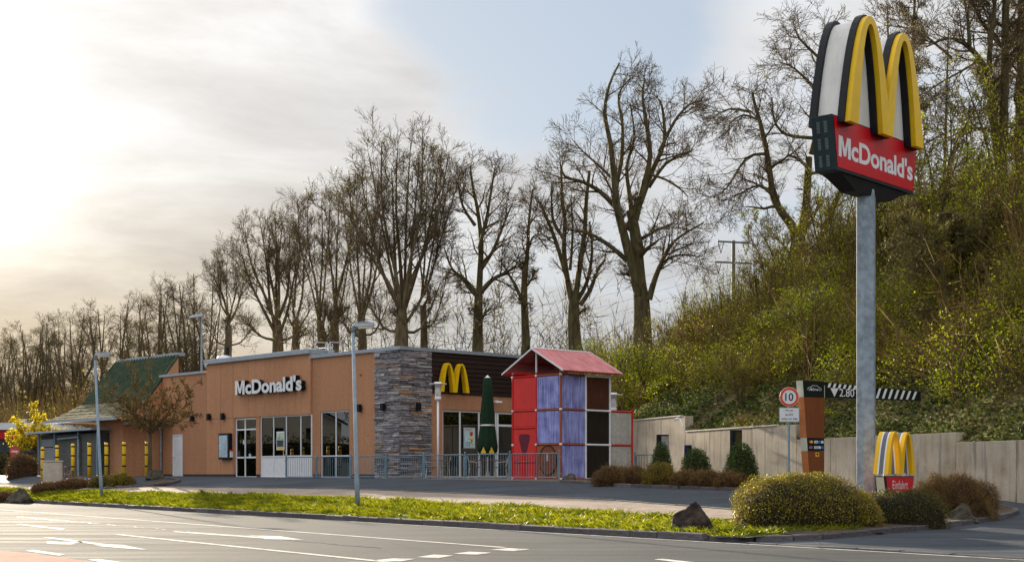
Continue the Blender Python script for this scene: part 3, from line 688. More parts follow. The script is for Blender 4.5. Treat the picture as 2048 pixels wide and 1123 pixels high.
def blob(parent, cx, cz, rx, rz, y, mat, seed):
    rr = random.Random(seed); n = 14; mb = MB(); mb.prism([(cx+rx*math.cos(2*math.pi*i/n)*rr.uniform(.75, 1.1), y, cz+rz*math.sin(2*math.pi*i/n)*rr.uniform(.75, 1.1)) for i in range(n)], (0, -.004, 0)); mb.build('print', mat, parent)
bc, zcn = (b0+b1)/2, (z0+z1)/2
blob(po, bc+.1, zcn+.17, .1, .11, .018, m_pred, 1); blob(po, bc+.08, zcn-.03, .15, .05, .018, m_pyel, 2); blob(po, bc+.12, zcn-.12, .06, .04, .012, m_pred, 3); blob(po, bc+.17, zcn-.27, .06, .06, .018, m_pyel, 4)
for i in range(7): blob(po, bc-.2+.09*(i % 4), zcn-.2-.1*(i//4), .032, .04, .017, m_pgrn, 7+i)
t = obj('print', text_mesh('Happy Meal', width=.34, bold=.02, mats=[m_pred]), po); t.matrix_local = frame_matrix((bc-.06, .014, z1-.1), (1, 0, 0), (0, 0, 1))
# --- raised lettering
def lettering():
    x = xs-.28; a_l, a_r = BL(470, x), BL(602.5, x); zb_, zt_ = ZZ(789.5, BW(x, a_l).y), ZZ(760.5, BW(x, a_l).y); hgt = zt_-zb_
    me = text_mesh("McDonald's", width=a_l-a_r, height=hgt*1.02, extrude=.11, bold=.036, spacing=1.0)
    V = np.zeros(len(me.vertices)*3, np.float32); me.vertices.foreach_get('co', V); V = V.reshape(-1, 3)
    root = tag(obj('lettering', None, rest), 'white raised letters with dark sides on the front wall')
    root.matrix_local = frame_matrix((x+.12, (a_l+a_r)/2, (zb_+zt_)/2), (0, -1, 0), (0, 0, 1))
    for m in fix_m(split_islands(me, 'letter', [m_white, m_black], 1), [m_white, m_black], .11, 1): obj('letter', m, root)
lettering()
# --- arches on the short facade
def arch_strip(mb, c, wo, wi, Ht, Hi, y0, y1, clip=None, p=2.2, m=0, ms=None, n=28):
    """one lobe of an arch: outer curve (half width wo, height Ht) and inner curve (wi, Hi), extruded y0..y1"""
    ms = m if ms is None else ms; O, I = [], []
    for i in range(n+1):
        th = math.pi*i/n; cs = math.cos(th); xo = c-wo*cs; xi = c-wi*cs
        if clip is not None: xo = min(xo, clip) if clip >= c else max(xo, clip)
        O.append((xo, Ht*(1-abs(cs)**p))); I.append((xi, Hi*(1-abs(cs)**p)))
    V = []
    for y in (y0, y1): V += [(a, y, b) for a, b in O]+[(a, y, b) for a, b in I]
    k = n+1; f0, f1, so, si = [], [], [], []
    for i in range(n):
        f0.append((i, i+1, k+i+1, k+i)); f1.append((2*k+i, 3*k+i, 3*k+i+1, 2*k+i+1)); so.append((i, 2*k+i, 2*k+i+1, i+1)); si.append((k+i, k+i+1, 3*k+i+1, 3*k+i))
    b = len(mb.V); mb.add(V, f0+f1, m); mb.F += [tuple(q+b for q in f) for f in so+si+[(0, k, 3*k, 2*k), (n, 2*k+n, 3*k+n, k+n)]]; mb.M += [ms]*(len(so)+len(si)+2)
def arches(mb, half, Ht, y0, y1, scale=1.0, m=0, ms=None, grow=0.0):
    c = half*.46; wo = half-c
    for sg in (-1, 1): arch_strip(mb, sg*c, wo+grow, wo*.59-grow, Ht+grow, Ht*.93-grow, y0, y1, 0.0, 2.2, m, ms)
ar = tag(obj('arches', None, rest), 'yellow arched letter on the dark cladding'); ba0, ba1 = BRt(881, -.3), BRt(938, -.3); zr0 = zR(910, 784, -.3); zr1 = zR(897, 725, -.3)
mb = MB(); arches(mb, (ba1-ba0)/2, zr1-zr0, -.12, .12, m=0, ms=0); o = mb.build('arch', m_ysign, ar); ar.location = ((ba0+ba1)/2, -.22, zr0)
# --- wall lamps, camera, menu case
def wall_lamp(pl, px, py):
    r = obj('wall_lamp', None, rest); u = BL(px) if pl == 'L' else BRt(px); z = zL(px, py) if pl == 'L' else zR(px, py); x = xs if 413 < px < 621 else -.05 if px > 750 else 0
    mb = MB(); fbox(mb, pl, u-.09, u+.09, z-.17, z+.15, x-.2, x-.05); mb.build('lamp_body', m_black, r, bevel=.02)
    mb = MB(); fbox(mb, pl, u-.05, u+.05, z-.06, z+.05, x-.05, x); mb.build('bracket', m_black, r)
for pl, px, py in (('L', 388, 836), ('L', 425, 833), ('L', 453, 832), ('L', 723, 815), ('L', 772, 813), ('R', 832, 812)): wall_lamp(pl, px, py)
cs = obj('menu_case', None, rest); a0, a1 = BL(458, xs-.18), BL(437, xs-.18); z0, z1 = zL(448, 918, xs), zL(448, 866, xs)
part('case', 'L', a0, a1, z0, z1, xs-.19, xs-.01, m_black, cs, .015); part('screen', 'L', a0+.12, a1-.06, z0+.1, z1-.1, xs-.196, xs-.191, pm('menu sheet', (.42, .55, .66), .25, .25, 7, stretch=(1, 1, 4)), cs)
ab = obj('ashtray_box', None, rest); a0 = BL(461, xs-.1); part('body', 'L', a0-.1, a0+.1, zL(460, 914, xs), zL(460, 902, xs), xs-.14, xs-.01, m_white, ab); part('lid', 'L', a0-.1, a0+.1, zL(460, 902, xs)+.001, zL(460, 899, xs), xs-.15, xs-.01, m_pred, ab)
cm = obj('security_camera', None, rest); b0 = BRt(988); z0 = zR(990, 803); mb = MB(); mb.cyl((b0, 0, z0), (b0, -.14, z0), .03, 8); mb.box(b0-.06, -.2, z0-.05, b0+.06, -.12, z0+.06); mb.build('bracket', m_white, cm)
mb = MB(); mb.cyl((b0+.02, -.16, z0-.02), (b0+.2, -.3, z0-.02), .045, 10); mb.build('camera_body', m_white, cm)
vd = MB(); a0 = BL(721.5); z0 = zL(721, 747); vd.cyl((0, a0, z0), (-.06, a0, z0-.02), .05, 8); vd.build('vent_cap', m_stucco, rest)
# --- things on the roof
vt = obj('roof_vent', None, rest); a0 = BL(445, 1.6); z0 = ZZ(722, BW(1.6, a0).y); mb = MB(); mb.box(1.5, a0-.3, 6.1, 1.9, a0+.3, z0); mb.build('vent_base', m_metal, vt)
mb = MB(); mb.lathe([(.28, 0), (.36, .05), (.36, .16), (.3, .26), (.1, .3)], (1.7, a0, z0)); mb.build('vent_hood', m_steel, vt, True)
mb = MB(); a0 = BL(455, 2.4); mb.cyl((2.4, a0, 6.1), (2.4, a0, ZZ(694, BW(2.4, a0).y)), .09, 10); mb.build('flue_pipe', m_black, rest)
ld = obj('roof_ladder', None, rest); 
for k, px in enumerate((637.5, 665)):
    a0 = BL(px, .9); zt2 = ZZ(684, BW(.9, a0).y)
    mb = MB(); mb.tube([(.7, a0, 6.1), (.7, a0, zt2-.1), (.8, a0, zt2), (1.3, a0, zt2), (1.4, a0, zt2-.1), (1.4, a0, 6.1)], .025, 6); mb.build('hand_rail', m_steel, ld)
for k in range(5):
    a0 = BL(651+3.5*k, .95); mb = MB(); mb.cyl((.95, a0, 6.1), (.95, a0, ZZ(687, BW(.95, a0).y)), .018, 6); mb.build('bar', m_steel, ld)
mb = MB(); mb.cyl((.95, BL(637.5, .95), ZZ(686, 62.5)), (.95, BL(665, .95), ZZ(686, 62)), .02, 6); mb.build('bar', m_steel, ld)
# --- green sloping roof over the projecting bay, bay walls, store shed
XE, XBk, XR = -3.1, -.97, 1.01           # eave, break and ridge lines (local x)
zE, zBk, zRd = 3.89, 4.83, 7.20
ae0, ae1 = BL(232, XE), BL(90, XE); ab0, ab1 = BL(292, XBk), BL(166, XBk); ar0, ar1 = BL(357, XR), BL(234, XR)
m_groof = pm('green roof sheet', (.032, .058, .034), .7, .2, 6, .2, 20, stretch=(1, 3, 1), col2=(.065, .092, .055), grime=.5, spec=.12)
m_moss = pm('mossy roof tile', (.06, .075, .035), .9, .4, 5, .6, 14, col2=(.20, .18, .11))
def slope(name, p00, p01, p10, p11, mat, ribs, parent, rh=.05):
    """ribbed sheet between lower edge p00-p01 and upper edge p10-p11"""
    p00, p01, p10, p11 = map(Vector, (p00, p01, p10, p11)); nrm = (p01-p00).cross(p10-p00).normalized(); nrm = -nrm if nrm.z < 0 else nrm
    mb = MB(); t = nrm*-.08; mb.hexa([p00+t, p01+t, p11+t, p10+t, p00, p01, p11, p10]); sh = mb.build(name, mat, parent)
    mb = MB()
    for i in range(ribs+1):
        f = i/ribs; a = p00.lerp(p01, f); b = p10.lerp(p11, f); e = (p01-p00).normalized()*.06
        mb.hexa([a-e, a+e, b+e, b-e, a-e*.5+nrm*rh, a+e*.5+nrm*rh, b+e*.5+nrm*rh, b-e*.5+nrm*rh])
    r = mb.build('roof_ribs', mat, sh); r['kind'] = 'stuff'; return sh
sr = tag(obj('sloping_roof', None, rest), 'green ribbed roof flaring out to mossy eaves')
slope('upper_slope', (XBk, ab1, zBk), (XBk, ab0, zBk), (XR, ar1, zRd), (XR, ar0, zRd), m_groof, 22, sr, .09)
# flared eave courses
prevx, prevz, pa, pb = XE, zE, ae1, ae0
for k in range(1, 6):
    f = k/5; x = XE+(XBk-XE)*f; z = zE+(zBk-zE)*(f**1.25); a = ae1+(ab1-ae1)*f; b = ae0+(ab0-ae0)*f
    slope('eave_course', (prevx, pa, prevz+.03), (prevx, pb, prevz+.03), (x, a, z-.0), (x, b, z-.0), m_moss, 26, sr, .035); prevx, prevz, pa, pb = x, z, a, b
mb = MB(); mb.hexa([(XR-.05, ar0-.05, zRd-.02), (XR+.35, ar0-.05, zRd-.02), (XR+.35, ar1+.05, zRd-.02), (XR-.05, ar1+.05, zRd-.02), (XR-.05, ar0-.05, zRd+.14), (XR+.35, ar0-.05, zRd+.14), (XR+.35, ar1+.05, zRd+.14), (XR-.05, ar1+.05, zRd+.14)]); mb.build('ridge_cap', m_metal, sr)
mb = MB(); mb.box(XE-.12, ae0-.05, zE-.1, XE+.02, ae1+.05, zE+.02); mb.build('gutter', m_metal, sr)
mb = MB(); mb.add([(XE, ae1, zE-.02), (XBk, ab1, zBk-.02), (XR, ar1, zRd-.02), (XR, ar1, zE-.02)], [(0, 1, 2, 3)]); mb.add([(XE, ae0, zE-.02), (XR, ar0, zE-.02), (XR, ar0, zRd-.02), (XBk, ab0, zBk-.02)], [(0, 1, 2, 3)]); mb.add([(XE, ae0, zE-.05), (XE, ae1, zE-.05), (XR, ae1, zE-.05), (XR, ae0, zE-.05)], [(0, 1, 2, 3)]); mb.build('gable_wall', m_brown, sr)
xb = -2.1; bw0, bw1_ = BL(247, xb), BL(196, xb)
mb = MB(); mb.box(xb, bw0, ZB-.2, 1.0, bw1_, zE-.06); mb.build('bay_wall', m_stucco, rest)
mb = MB(); mb.box(xb+.6, A3-.02, ZB-.2, 1.0, bw0+.002, zE-.1); mb.build('bay_wall', m_stucco, rest)
mb = MB(); mb.box(xb-.02, A3-.5, zE-.28, .0, bw0-.01, zE-.14); mb.build('side_canopy', m_metal, rest)
mb = MB(); a0 = BL(310, -.1); mb.box(-.16, A3+.05, ZB, -.02, A3+.75, ZB+2.2); o = mb.build('cupboard_door', pm('grey steel door', (.11, .115, .13), .5, .1, 4), rest)
mb = MB(); mb.add([(-.166, A3+.3, ZB+1.55), (-.166, A3+.5, ZB+1.55), (-.166, A3+.4, ZB+1.74)], [(0, 2, 1)]); mb.build('hazard_sign', m_yellow, o)
mb = MB(); mb.cyl((-.1, A3-.12, ZB+.1), (-.1, A3-.12, zE-.2), .05, 8); mb.build('downpipe', m_galv, rest)
sh = thing('store_shed', 'dark corrugated store shed with thin flat roof beside the green roof', 'shed', BC, BROT)
xsft = -2.7; s0, s1 = BL(197, xsft), BL(78, xsft); zs = 3.30
mb = MB(); mb.hexa([(xsft-.5, s0-.2, zs+.06), (1.5, s0-.2, zs+.06), (1.5, s1+.7, zs-.02), (xsft-.5, s1+.7, zs-.02), (xsft-.5, s0-.2, zs+.16), (1.5, s0-.2, zs+.16), (1.5, s1+.7, zs+.08), (xsft-.5, s1+.7, zs+.08)]); mb.build('roof', m_metal, sh)
sg1 = BL(110, xsft)
m_corr = pm('corrugated grey sheet', (.11, .115, .11), .5, .15, 5)
mb = MB(); n = 60; V = []
for i in range(n+1):
    u = s0+(sg1-s0)*i/n; x = xsft+(.05 if i % 2 else 0); V += [(x, u, ZB), (x, u, zs-.12)]
mb.add(V, [(2*i, 2*i+1, 2*i+3, 2*i+2) for i in range(n)]); mb.build('corrugated_wall', m_corr, sh)
mb = MB(); mb.box(xsft+.1, s0, ZB-.1, 1.2, s1, zs-.05); mb.build('shed_core', m_plinth, sh)
mb = MB(); mb.box(xsft-.02, sg1+.12, ZB, xsft+.09, s1-.15, zs-.75); mb.build('roller_door', pm('grey roller door', (.2, .21, .23), .5, .1, 4, .3, 20, stretch=(.2, .2, 6)), sh)
mb = MB(); mb.box(xsft-.05, sg1+.1, zs-.7, xsft+.09, s1-.1, zs-.3); mb.build('door_box', pm('grey box', (.17, .19, .2), .5, .1, 4), sh)
for px in (78, 110, 157, 195):
    a0 = BL(px, xsft-.1); mb = MB(); mb.cyl((xsft-.12, a0, ZB-.1), (xsft-.12, a0, zs), .05, 8); mb.build('post', m_fence, sh)
a0, a1 = BL(115, xsft-.16), BL(157, xsft-.16); mb = MB(); mb.tube([(xsft-.16, a0, zs-.32), (xsft-.16, a1+.1, zs-.26), (xsft-.16, a1, zs-.4), (xsft-.16, a1, ZB)], .045, 6); mb.build('rail_pipe', m_galv, sh)
# ================================================================== SIGNS
SROT = math.atan2(.755, .657)
m_frame = pm('dark green sign frame', (.012, .028, .034), .45, .2, 4)
m_body = pm('off white sign body', (.74, .73, .70), .5, .06, 2.5, stretch=(1, 1, .4), streak=.35)
def fill_lobes(mb, half, Ht, y0, y1, zlow, shrink=.04, m=0, n=28, p=2.2):
    c = half*.46; wo = half-c-shrink
    for sg in (-1, 1):
        O = []
        for i in range(n+1):
            cs = math.cos(math.pi*i/n); x = sg*c-wo*cs; x = min(x, 0) if sg < 0 else max(x, 0); O.append((x, max(zlow, (Ht-shrink)*(1-abs(cs)**p))))
        k = n+1; V = []
        for y in (y0, y1): V += [(a, y, b) for a, b in O]+[(a, y, zlow-.001) for a, b in O]
        Fc = []
        for i in range(n): Fc += [(i, i+1, k+i+1, k+i), (2*k+i, 3*k+i, 3*k+i+1, 2*k+i+1), (i, 2*k+i, 2*k+i+1, i+1)]
        mb.add(V, Fc, m)
def pylon():
    t = thing('pylon_sign', 'tall pylon with white, black and yellow double arch above a red name board', 'sign', (7.3, 30.05, 0), SROT)
    mb = MB(); r = .205; z0, z1 = .05, 7.0
    for sd, nm in ((6, 'pole'),):
        V = []
        for z in (z0, z1):
            for k in range(sd): a = 2*math.pi*k/sd+math.radians(16); V.append((r*math.cos(a), r*math.sin(a), z))
        mb.add(V, [(k, (k+1) % sd, (k+1) % sd+sd, k+sd) for k in range(sd)]+[tuple(range(sd))[::-1], tuple(range(sd, 2*sd))])
    po = mb.build('pole', m_galv, t, bevel=.02)
    mb = MB(); mb.box(-.3, -.3, .2, .3, .3, .24); mb.build('base_plate', m_galv, po)
    mb = MB(); T = .235; wt, wb, zt, zb = 1.86, 1.69, 8.2, 7.13
    mb.hexa([(-wb, -T, zb), (wb, -T, zb), (wb, T, zb), (-wb, T, zb), (-wt, -T, zt), (wt, -T, zt), (wt, T, zt), (-wt, T, zt)]); bd = mb.build('name_board', m_frame, t, bevel=.012)
    for sg in (-1, 1):
        e = .05; mb = MB(); y = sg*(T+.006); f = [(-wb+e, y, zb+.06), (wb-e, y, zb+.06), (wt-e, y, zt-.03), (-wt+e, y, zt-.03)]; mb.prism(f, (0, sg*.006, 0)); mb.build('red_panel', m_red, bd)
    me = text_mesh("McDonald's", width=3.24, height=.44, bold=.028, mats=[m_white], spacing=.97); lr = obj('lettering', None, bd); lr.matrix_local = frame_matrix((0.0, -T-.016, 7.62), (1, 0, 0), (0, 0, 1))
    for m in fix_m(split_islands(me, 'letter', [m_white]), [m_white], 0, None): obj('letter', m, lr)
    # vent slots on the narrow end
    m_slot = pm('vent slot', (.16, .19, .2), .5, .1, 4)
    for ky in (-.11, .05):
        for kz in (7.22, 7.55, 7.87):
            mb = MB()
            for i in range(8):
                z = kz+i*.028; x = -(wb+(wt-wb)*(z-zb)/(zt-zb))-.003; mb.box(x-.003, ky, z, x, ky+.07, z+.012)
            v = mb.build('vent_slots', m_slot, bd); v['kind'] = 'stuff'
    mb = MB(); mb.hexa([(-.75, -.16, 6.86), (.75, -.16, 6.86), (.75, .16, 6.86), (-.75, .16, 6.86), (-1.45, -.2, 7.128), (1.45, -.2, 7.128), (1.45, .2, 7.128), (-1.45, .2, 7.128)]); mb.build('tray', m_black, t)
    ar = obj('arches', None, t); ar.location = (0, 0, 8.06); half, Ht = 1.63, 2.25
    mb = MB(); fill_lobes(mb, half, Ht, -.24, .24, .135); mb.build('arch_body', m_body, ar)
    for sg in (-1, 1):
        mb = MB(); arches(mb, half, Ht, *sorted((sg*.241, sg*.39)), grow=.05); mb.build('arch_trim', m_black, ar)
        mb = MB(); arches(mb, half, Ht, *sorted((sg*.39, sg*(.5 if sg < 0 else .405)))); mb.build('arch_face', m_ysign, ar)
    mb = MB()
    for sg in (-1, 1):
        for i in range(3): pass
pylon()
def entry_sign():
    p = P(1789, 960, 29.0); t = thing('entrance_sign', 'small entrance sign with yellow double arch over a red board', 'sign', (p.x, p.y, 0), SROT)
    m_cream = pm('cream panel', (.68, .63, .48), .6, .05, 3); m_grey = pm('grey band', (.16, .16, .2), .5, .1, 3)
    T = .115; wt, wb, zt, zb = .63, .55, ZZ(951, 29.0), ZZ(988, 29.0)
    mb = MB(); mb.hexa([(-wb, -T, zb), (wb, -T, zb), (wb, T, zb), (-wb, T, zb), (-wt, -T, zt), (wt, -T, zt), (wt, T, zt), (-wt, T, zt)]); bd = mb.build('board', m_frame, t, bevel=.006)
    for sg in (-1, 1):
        mb = MB(); y = sg*(T+.003); mb.prism([(-wb+.03, y, zb+.02), (wb-.03, y, zb+.02), (wt-.03, y, zt-.02), (-wt+.03, y, zt-.02)], (0, sg*.004, 0)); mb.build('red_panel', m_red, bd)
    mb = MB(); x0, x1 = -wb-.004, -wt-.004; mb.prism([(x0, -T+.03, zb+.02), (x0, T-.03, zb+.02), (x1, T-.03, zt-.02), (x1, -T+.03, zt-.02)], (-.003, 0, 0)); mb.build('side_panel', m_cream, bd)
    me = text_mesh('Einfahrt', width=.66, height=.17, bold=-.004, mats=[m_white], spacing=1.08); o = obj('lettering', me, bd); o.matrix_local = frame_matrix((-.0, -T-.009, (zt+zb)/2+.01), (1, 0, 0), (0, 0, 1))
    ar = obj('arches', None, t); ar.location = (0, 0, zt+.035); half, Ht = .60, ZZ(863, 29.0)-zt-.035
    for y0, y1, m, gw in ((-.16, -.075, m_yellow, 0), (-.075, -.045, m_white, -.004), (-.045, .045, m_grey, -.008), (.045, .075, m_white, -.004), (.075, .16, m_yellow, 0)):
        mb = MB(); arches(mb, half, Ht, y0, y1, grow=gw); mb.build('arch_layer', m, ar)
    for x in (-.3, .3):
        mb = MB(); mb.cyl((x, 0, .1), (x, 0, zb+.01), .035, 8); mb.build('leg', m_galv, t)
    for x in (-.42, .0, .42):
        mb = MB(); mb.cyl((x, 0, zt-.005), (x, 0, zt+.06), .03, 8); mb.build('arch_foot', m_white, t)
entry_sign()
def speed_sign():
    Y = 40.0; p = P(1578.5, 793, Y); gz = Hxy(p.x, Y); t = thing('speed_limit_sign', 'round red and white ten limit sign over a small white text plate', 'road sign', (p.x, Y, 0), math.radians(4))
    m_or = pm('sign red', (.72, .07, .02), .4, .05, 4); m_wh = pm('sign white', (.72, .76, .80), .4, .03, 4)
    mb = MB(); mb.cyl((0, .04, gz-.1), (0, .04, p.z+.26), .03, 10); mb.build('post', pm('sign post blue grey', (.22, .34, .42), .4, .1, 6, metal=.4), t)
    def disc(r0, r1, y, m, nm, par):
        mb = MB(); n = 40; V = []
        for yy in (y, y+.006):
            V += [(r1*math.cos(2*math.pi*i/n), yy, p.z+r1*math.sin(2*math.pi*i/n)) for i in range(n)]
            V += [(r0*math.cos(2*math.pi*i/n), yy, p.z+r0*math.sin(2*math.pi*i/n)) for i in range(n)]
        Fc = []
        for i in range(n):
            j = (i+1) % n; Fc += [(i, j, n+j, n+i), (2*n+i, 3*n+i, 3*n+j, 2*n+j), (i, 2*n+i, 2*n+j, j), (n+i, n+j, 3*n+j, 3*n+i)]
        mb.add(V, Fc); return mb.build(nm, m, par)
    fc_ = disc(.001, .27, 0, m_wh, 'disc', t); disc(.195, .258, -.008, m_or, 'red_ring', fc_)
    o = obj('lettering', text_mesh('10', height=.215, width=.225, bold=.012, mats=[m_black]), fc_); o.matrix_local = frame_matrix((0, -.005, p.z), (1, 0, 0), (0, 0, 1))
    z0, z1 = ZZ(843.5, Y), ZZ(814, Y); w = .285; mb = MB(); mb.box(-w, 0, z0, w, .008, z1); pl = mb.build('text_plate', pm('plate rim', (.3, .34, .38), .4, .1, 4), t, bevel=.003)
    mb = MB(); mb.box(-w+.02, -.004, z0+.02, w-.02, -.001, z1-.02); mb.build('plate_face', m_wh, pl)
    for k, s in enumerate(('Hier gilt', 'die StVO', 'rechts vor links')):
        o = obj('lettering', text_mesh(s, width=(.22, .22, .46)[k], height=.062, bold=.008, mats=[m_black]), pl); o.matrix_local = frame_matrix((0, -.007, z1-.085-k*.112), (1, 0, 0), (0, 0, 1))
speed_sign()
def totem():
    Y = 40.0; d = Vector((.862, .505, 0)); ox = XX(1605, Y); t = thing('drive_through_totem', 'tapered brown and black totem with height limit bar over the lane', 'sign', (ox, Y, 0), math.atan2(d.y, d.x))
    m_tb = pm('rusty brown panel', (.20, .062, .022), .5, .12, 6, .1, 30, stretch=(4, 4, .3)); m_tk = pm('black green panel', (.01, .016, .014), .4, .1, 4); m_cr = pm('pale edge', (.55, .56, .46), .5, .08, 4); m_te = pm('orange brown edge', (.48, .17, .055), .5, .1, 5)
    gz = .35; D = .26
    def xl(z): return .225*(ZZ(760, Y)-z)/(ZZ(760, Y)-ZZ(933, Y))
    segs = [(ZZ(793, Y), ZZ(760, Y), m_tk, m_cr, 'header'), (ZZ(874.5, Y), ZZ(793, Y), m_tb, m_te, 'panel'), (ZZ(901, Y), ZZ(874.5, Y), m_tk, m_cr, 'payment_panel'), (gz, ZZ(901, Y), m_tb, m_te, 'panel')]
    hd = pp = None
    for z0, z1, mf, me_, nm in segs:
        mb = MB(); a, b = xl(z0), xl(z1)
        mb.hexa([(a+.012, 0, z0+.002), (.79, 0, z0+.002), (.79, D, z0+.002), (a+.012, D, z0+.002), (b+.012, 0, z1-.002), (.79, 0, z1-.002), (.79, D, z1-.002), (b+.012, D, z1-.002)]); o = mb.build(nm, mf, t)
        mb = MB(); mb.hexa([(a, .004, z0+.002), (a+.0115, .004, z0+.002), (a+.0115, D, z0+.002), (a, D, z0+.002), (b, .004, z1-.002), (b+.0115, .004, z1-.002), (b+.0115, D, z1-.002), (b, D, z1-.002)]); mb.build('edge_strip', me_, o)
        if nm == 'header': hd = o
        if nm == 'payment_panel': pp = o
    o = obj('lettering', text_mesh('McDrive', width=.27, height=.07, bold=.01, mats=[m_white]), hd); o.matrix_local = frame_matrix((.42, -.006, ZZ(777, Y)), (1, 0, 0), (0, 0, 1))
    zc = ZZ(776, Y); mb = MB(); car = [(.17, -.02), (.22, .03), (.3, .045), (.36, .09), (.52, .09), (.6, .035), (.67, .02), (.67, -.045)]
    for (a, b), (c, e) in zip(car, car[1:]): mb.tube([(a, -.005, zc+b), (c, -.005, zc+e)], .007, 4)
    for cx_ in (.28, .58): mb.tube([(cx_+.045*math.cos(math.pi*k/6), -.005, zc-.055+.045*math.sin(math.pi*k/6)) for k in range(7)], .007, 4)
    mb.build('car_outline', m_white, hd)
    cols = {'r': m_pred, 'y': m_pyel, 'w': m_white, 'b': pm('card blue', (.03, .2, .55), .4, .05, 4)}
    for row, items in enumerate((('disc', 'r', 'y'), ('disc', 'b', 'r'))):
        z = ZZ(882.5+row*11, Y)
        for k, c in enumerate(items[1:]):
            mb = MB(); n = 16; mb.prism([(.27+.055*k+.045*math.cos(2*math.pi*i/n), -.004-.002*k, z+.04*math.sin(2*math.pi*i/n)) for i in range(n)], (0, -.002, 0)); mb.build('card_logo', cols[c], pp)
        mb = MB(); mb.box(.42, -.004, z-.035, .56, -.002, z+.035); cw = mb.build('card_logo', cols['w'], pp)
        o = obj('lettering', text_mesh('VISA', width=.11, height=.04, bold=.02, mats=[cols['b']]), cw); o.matrix_local = frame_matrix((.49, -.007, z), (1, 0, 0), (0, 0, 1))
        for k, c in enumerate(('b', 'w') if row == 0 else ('w', 'b')):
            mb = MB(); mb.box(.575+k*.1, -.004, z-.035, .66+k*.1, -.002, z+.035); mb.build('card_logo', cols[c], pp)
    zq = ZZ(907.5, Y); mb = MB(); mb.box(.47, -.004, zq-.06, .6, -.002, zq+.05); mb.build('card_logo', m_pyel, pp); mb = MB(); mb.box(.5, -.008, zq-.02, .57, -.006, zq+.03); mb.build('card_logo', m_black, pp)
    # bar
    L0, L1 = .80, 4.56; zb = 3.285; zt0, zt1 = 3.72, 3.56; bt = lambda x: zt0+(zt1-zt0)*(x-L0)/(L1-L0)
    mb = MB(); mb.hexa([(L0, .06, zb), (L1, .06, zb), (L1, .16, zb), (L0, .16, zb), (L0, .06, zt0), (L1, .06, zt1), (L1, .16, zt1), (L0, .16, zt0)]); br = mb.build('height_bar', m_tk, t)
    mb = MB(); mb.box(L0+.012, .05, zb+.002, L0+.06, .165, zt0-.1); mb.build('bracket', m_cr, br)
    y = .057
    for i in range(6):
        x = L0+.16+i*.19; mb = MB(); mb.prism([(x, y, bt(x)-.14), (x+.09, y, bt(x)-.14), (x+.15, y, bt(x)-.02), (x+.06, y, bt(x)-.02)], (0, -.003, 0)); mb.build('stripe', m_white, br)
    i = 0; x = L0+1.28
    while x < L1-.24:
        mb = MB(); mb.prism([(x, y, zb+.03), (x+.09, y, zb+.03), (x+.22, y, bt(x+.1)-.02), (x+.13, y, bt(x+.1)-.02)], (0, -.003, 0)); mb.build('stripe', m_white, br); x += .235
    mb = MB(); mb.prism([(L0+.27, y, zb+.27), (L0+.57, y, zb+.27), (L0+.42, y, zb+.03)], (0, -.003, 0)); mb.build('height_arrow', m_white, br)
    o = obj('lettering', text_mesh('2.80', width=.56, height=.22, bold=.005, mats=[m_white]), br); o.matrix_local = frame_matrix((L0+.88, y-.004, zb+.155), (1, 0, 0), (0, 0, 1))
totem()

# ================================================================== TERRACE, FENCE, PLAY TOWER
XF = -1.86
fa0, fa1 = BL(572, XF), BL(1118.5, XF)
tz = .985
mb = MB()
mb.box(XF-.22, fa1-.3, .3, 8.5, -.004, tz); mb.box(XF-.22, 0, .3, -.11, fa0+.3, tz-.004)
o = mb.build('terrace', pm('terrace paving', (.26, .2, .16), .85, .15, 3, .3, 30)); o.location = BC; o.rotation_euler = (0, 0, BROT); tag(o, 'paved terrace with a low edge in front of the restaurant', None, None, 'structure')
fe = thing('terrace_fence', 'low blue grey tubular fence round the restaurant terrace', 'fence', BC, BROT)
bar_me = MB().cyl((0, 0, 0), (0, 0, .80), .0085, 6).mesh('bar', m_fence)
post_me = None
def fence_run(root, pts, x_of):
    zz0, zz1 = tz+.07, tz+.89
    for a, b in pts:
        a, b = a-.07, b+.07; pn = obj('fence_panel', None, root); mb = MB(); c = .08
        mb.tube([(x_of, a-c, zz1), (x_of, a-.02, zz1-.02), (x_of, a, zz1-c), (x_of, a, zz0+c), (x_of, a-.02, zz0+.02), (x_of, a-c, zz0), (x_of, b+c, zz0), (x_of, b+.02, zz0+.02), (x_of, b, zz0+c), (x_of, b, zz1-c), (x_of, b+.02, zz1-.02), (x_of, b+c, zz1), (x_of, a-c, zz1)], .021, 8); mb.build('panel_frame', m_fence, pn, True)
        n = int((a-b)/.13)
        for i in range(1, n): o = obj('bar', bar_me, pn, (x_of, b+(a-b)*i/n, zz0+.01))
def fence_posts(root, us, x):
    for u in us:
        mb = MB(); mb.cyl((x, u, tz-.1), (x, u, tz+.95), .03, 8); mb.lathe([(.034, 0), (.034, .03), (.012, .05)], (x, u, tz+.95), 8)
        for z in (tz+.2, tz+.75): mb.cyl((x, u-.09, z), (x, u+.09, z), .018, 6)
        mb.build('post', m_fence, root)
fpx = [572, 633.5, 701.6, 772, 847, 930, 1019.6, 1118.5]; fus = [BL(p, XF) for p in fpx]
fence_run(fe, list(zip(fus, fus[1:])), XF); fence_posts(fe, fus, XF)
fe2 = thing('lane_fence', 'short blue grey fence piece beside the play tower near the wall', 'fence', P(1270, 948, 54).xy.to_3d(), BROT)
fence_run(fe2, [(0, -1.1)], 0); fence_posts(fe2, [0, -1.1], 0)

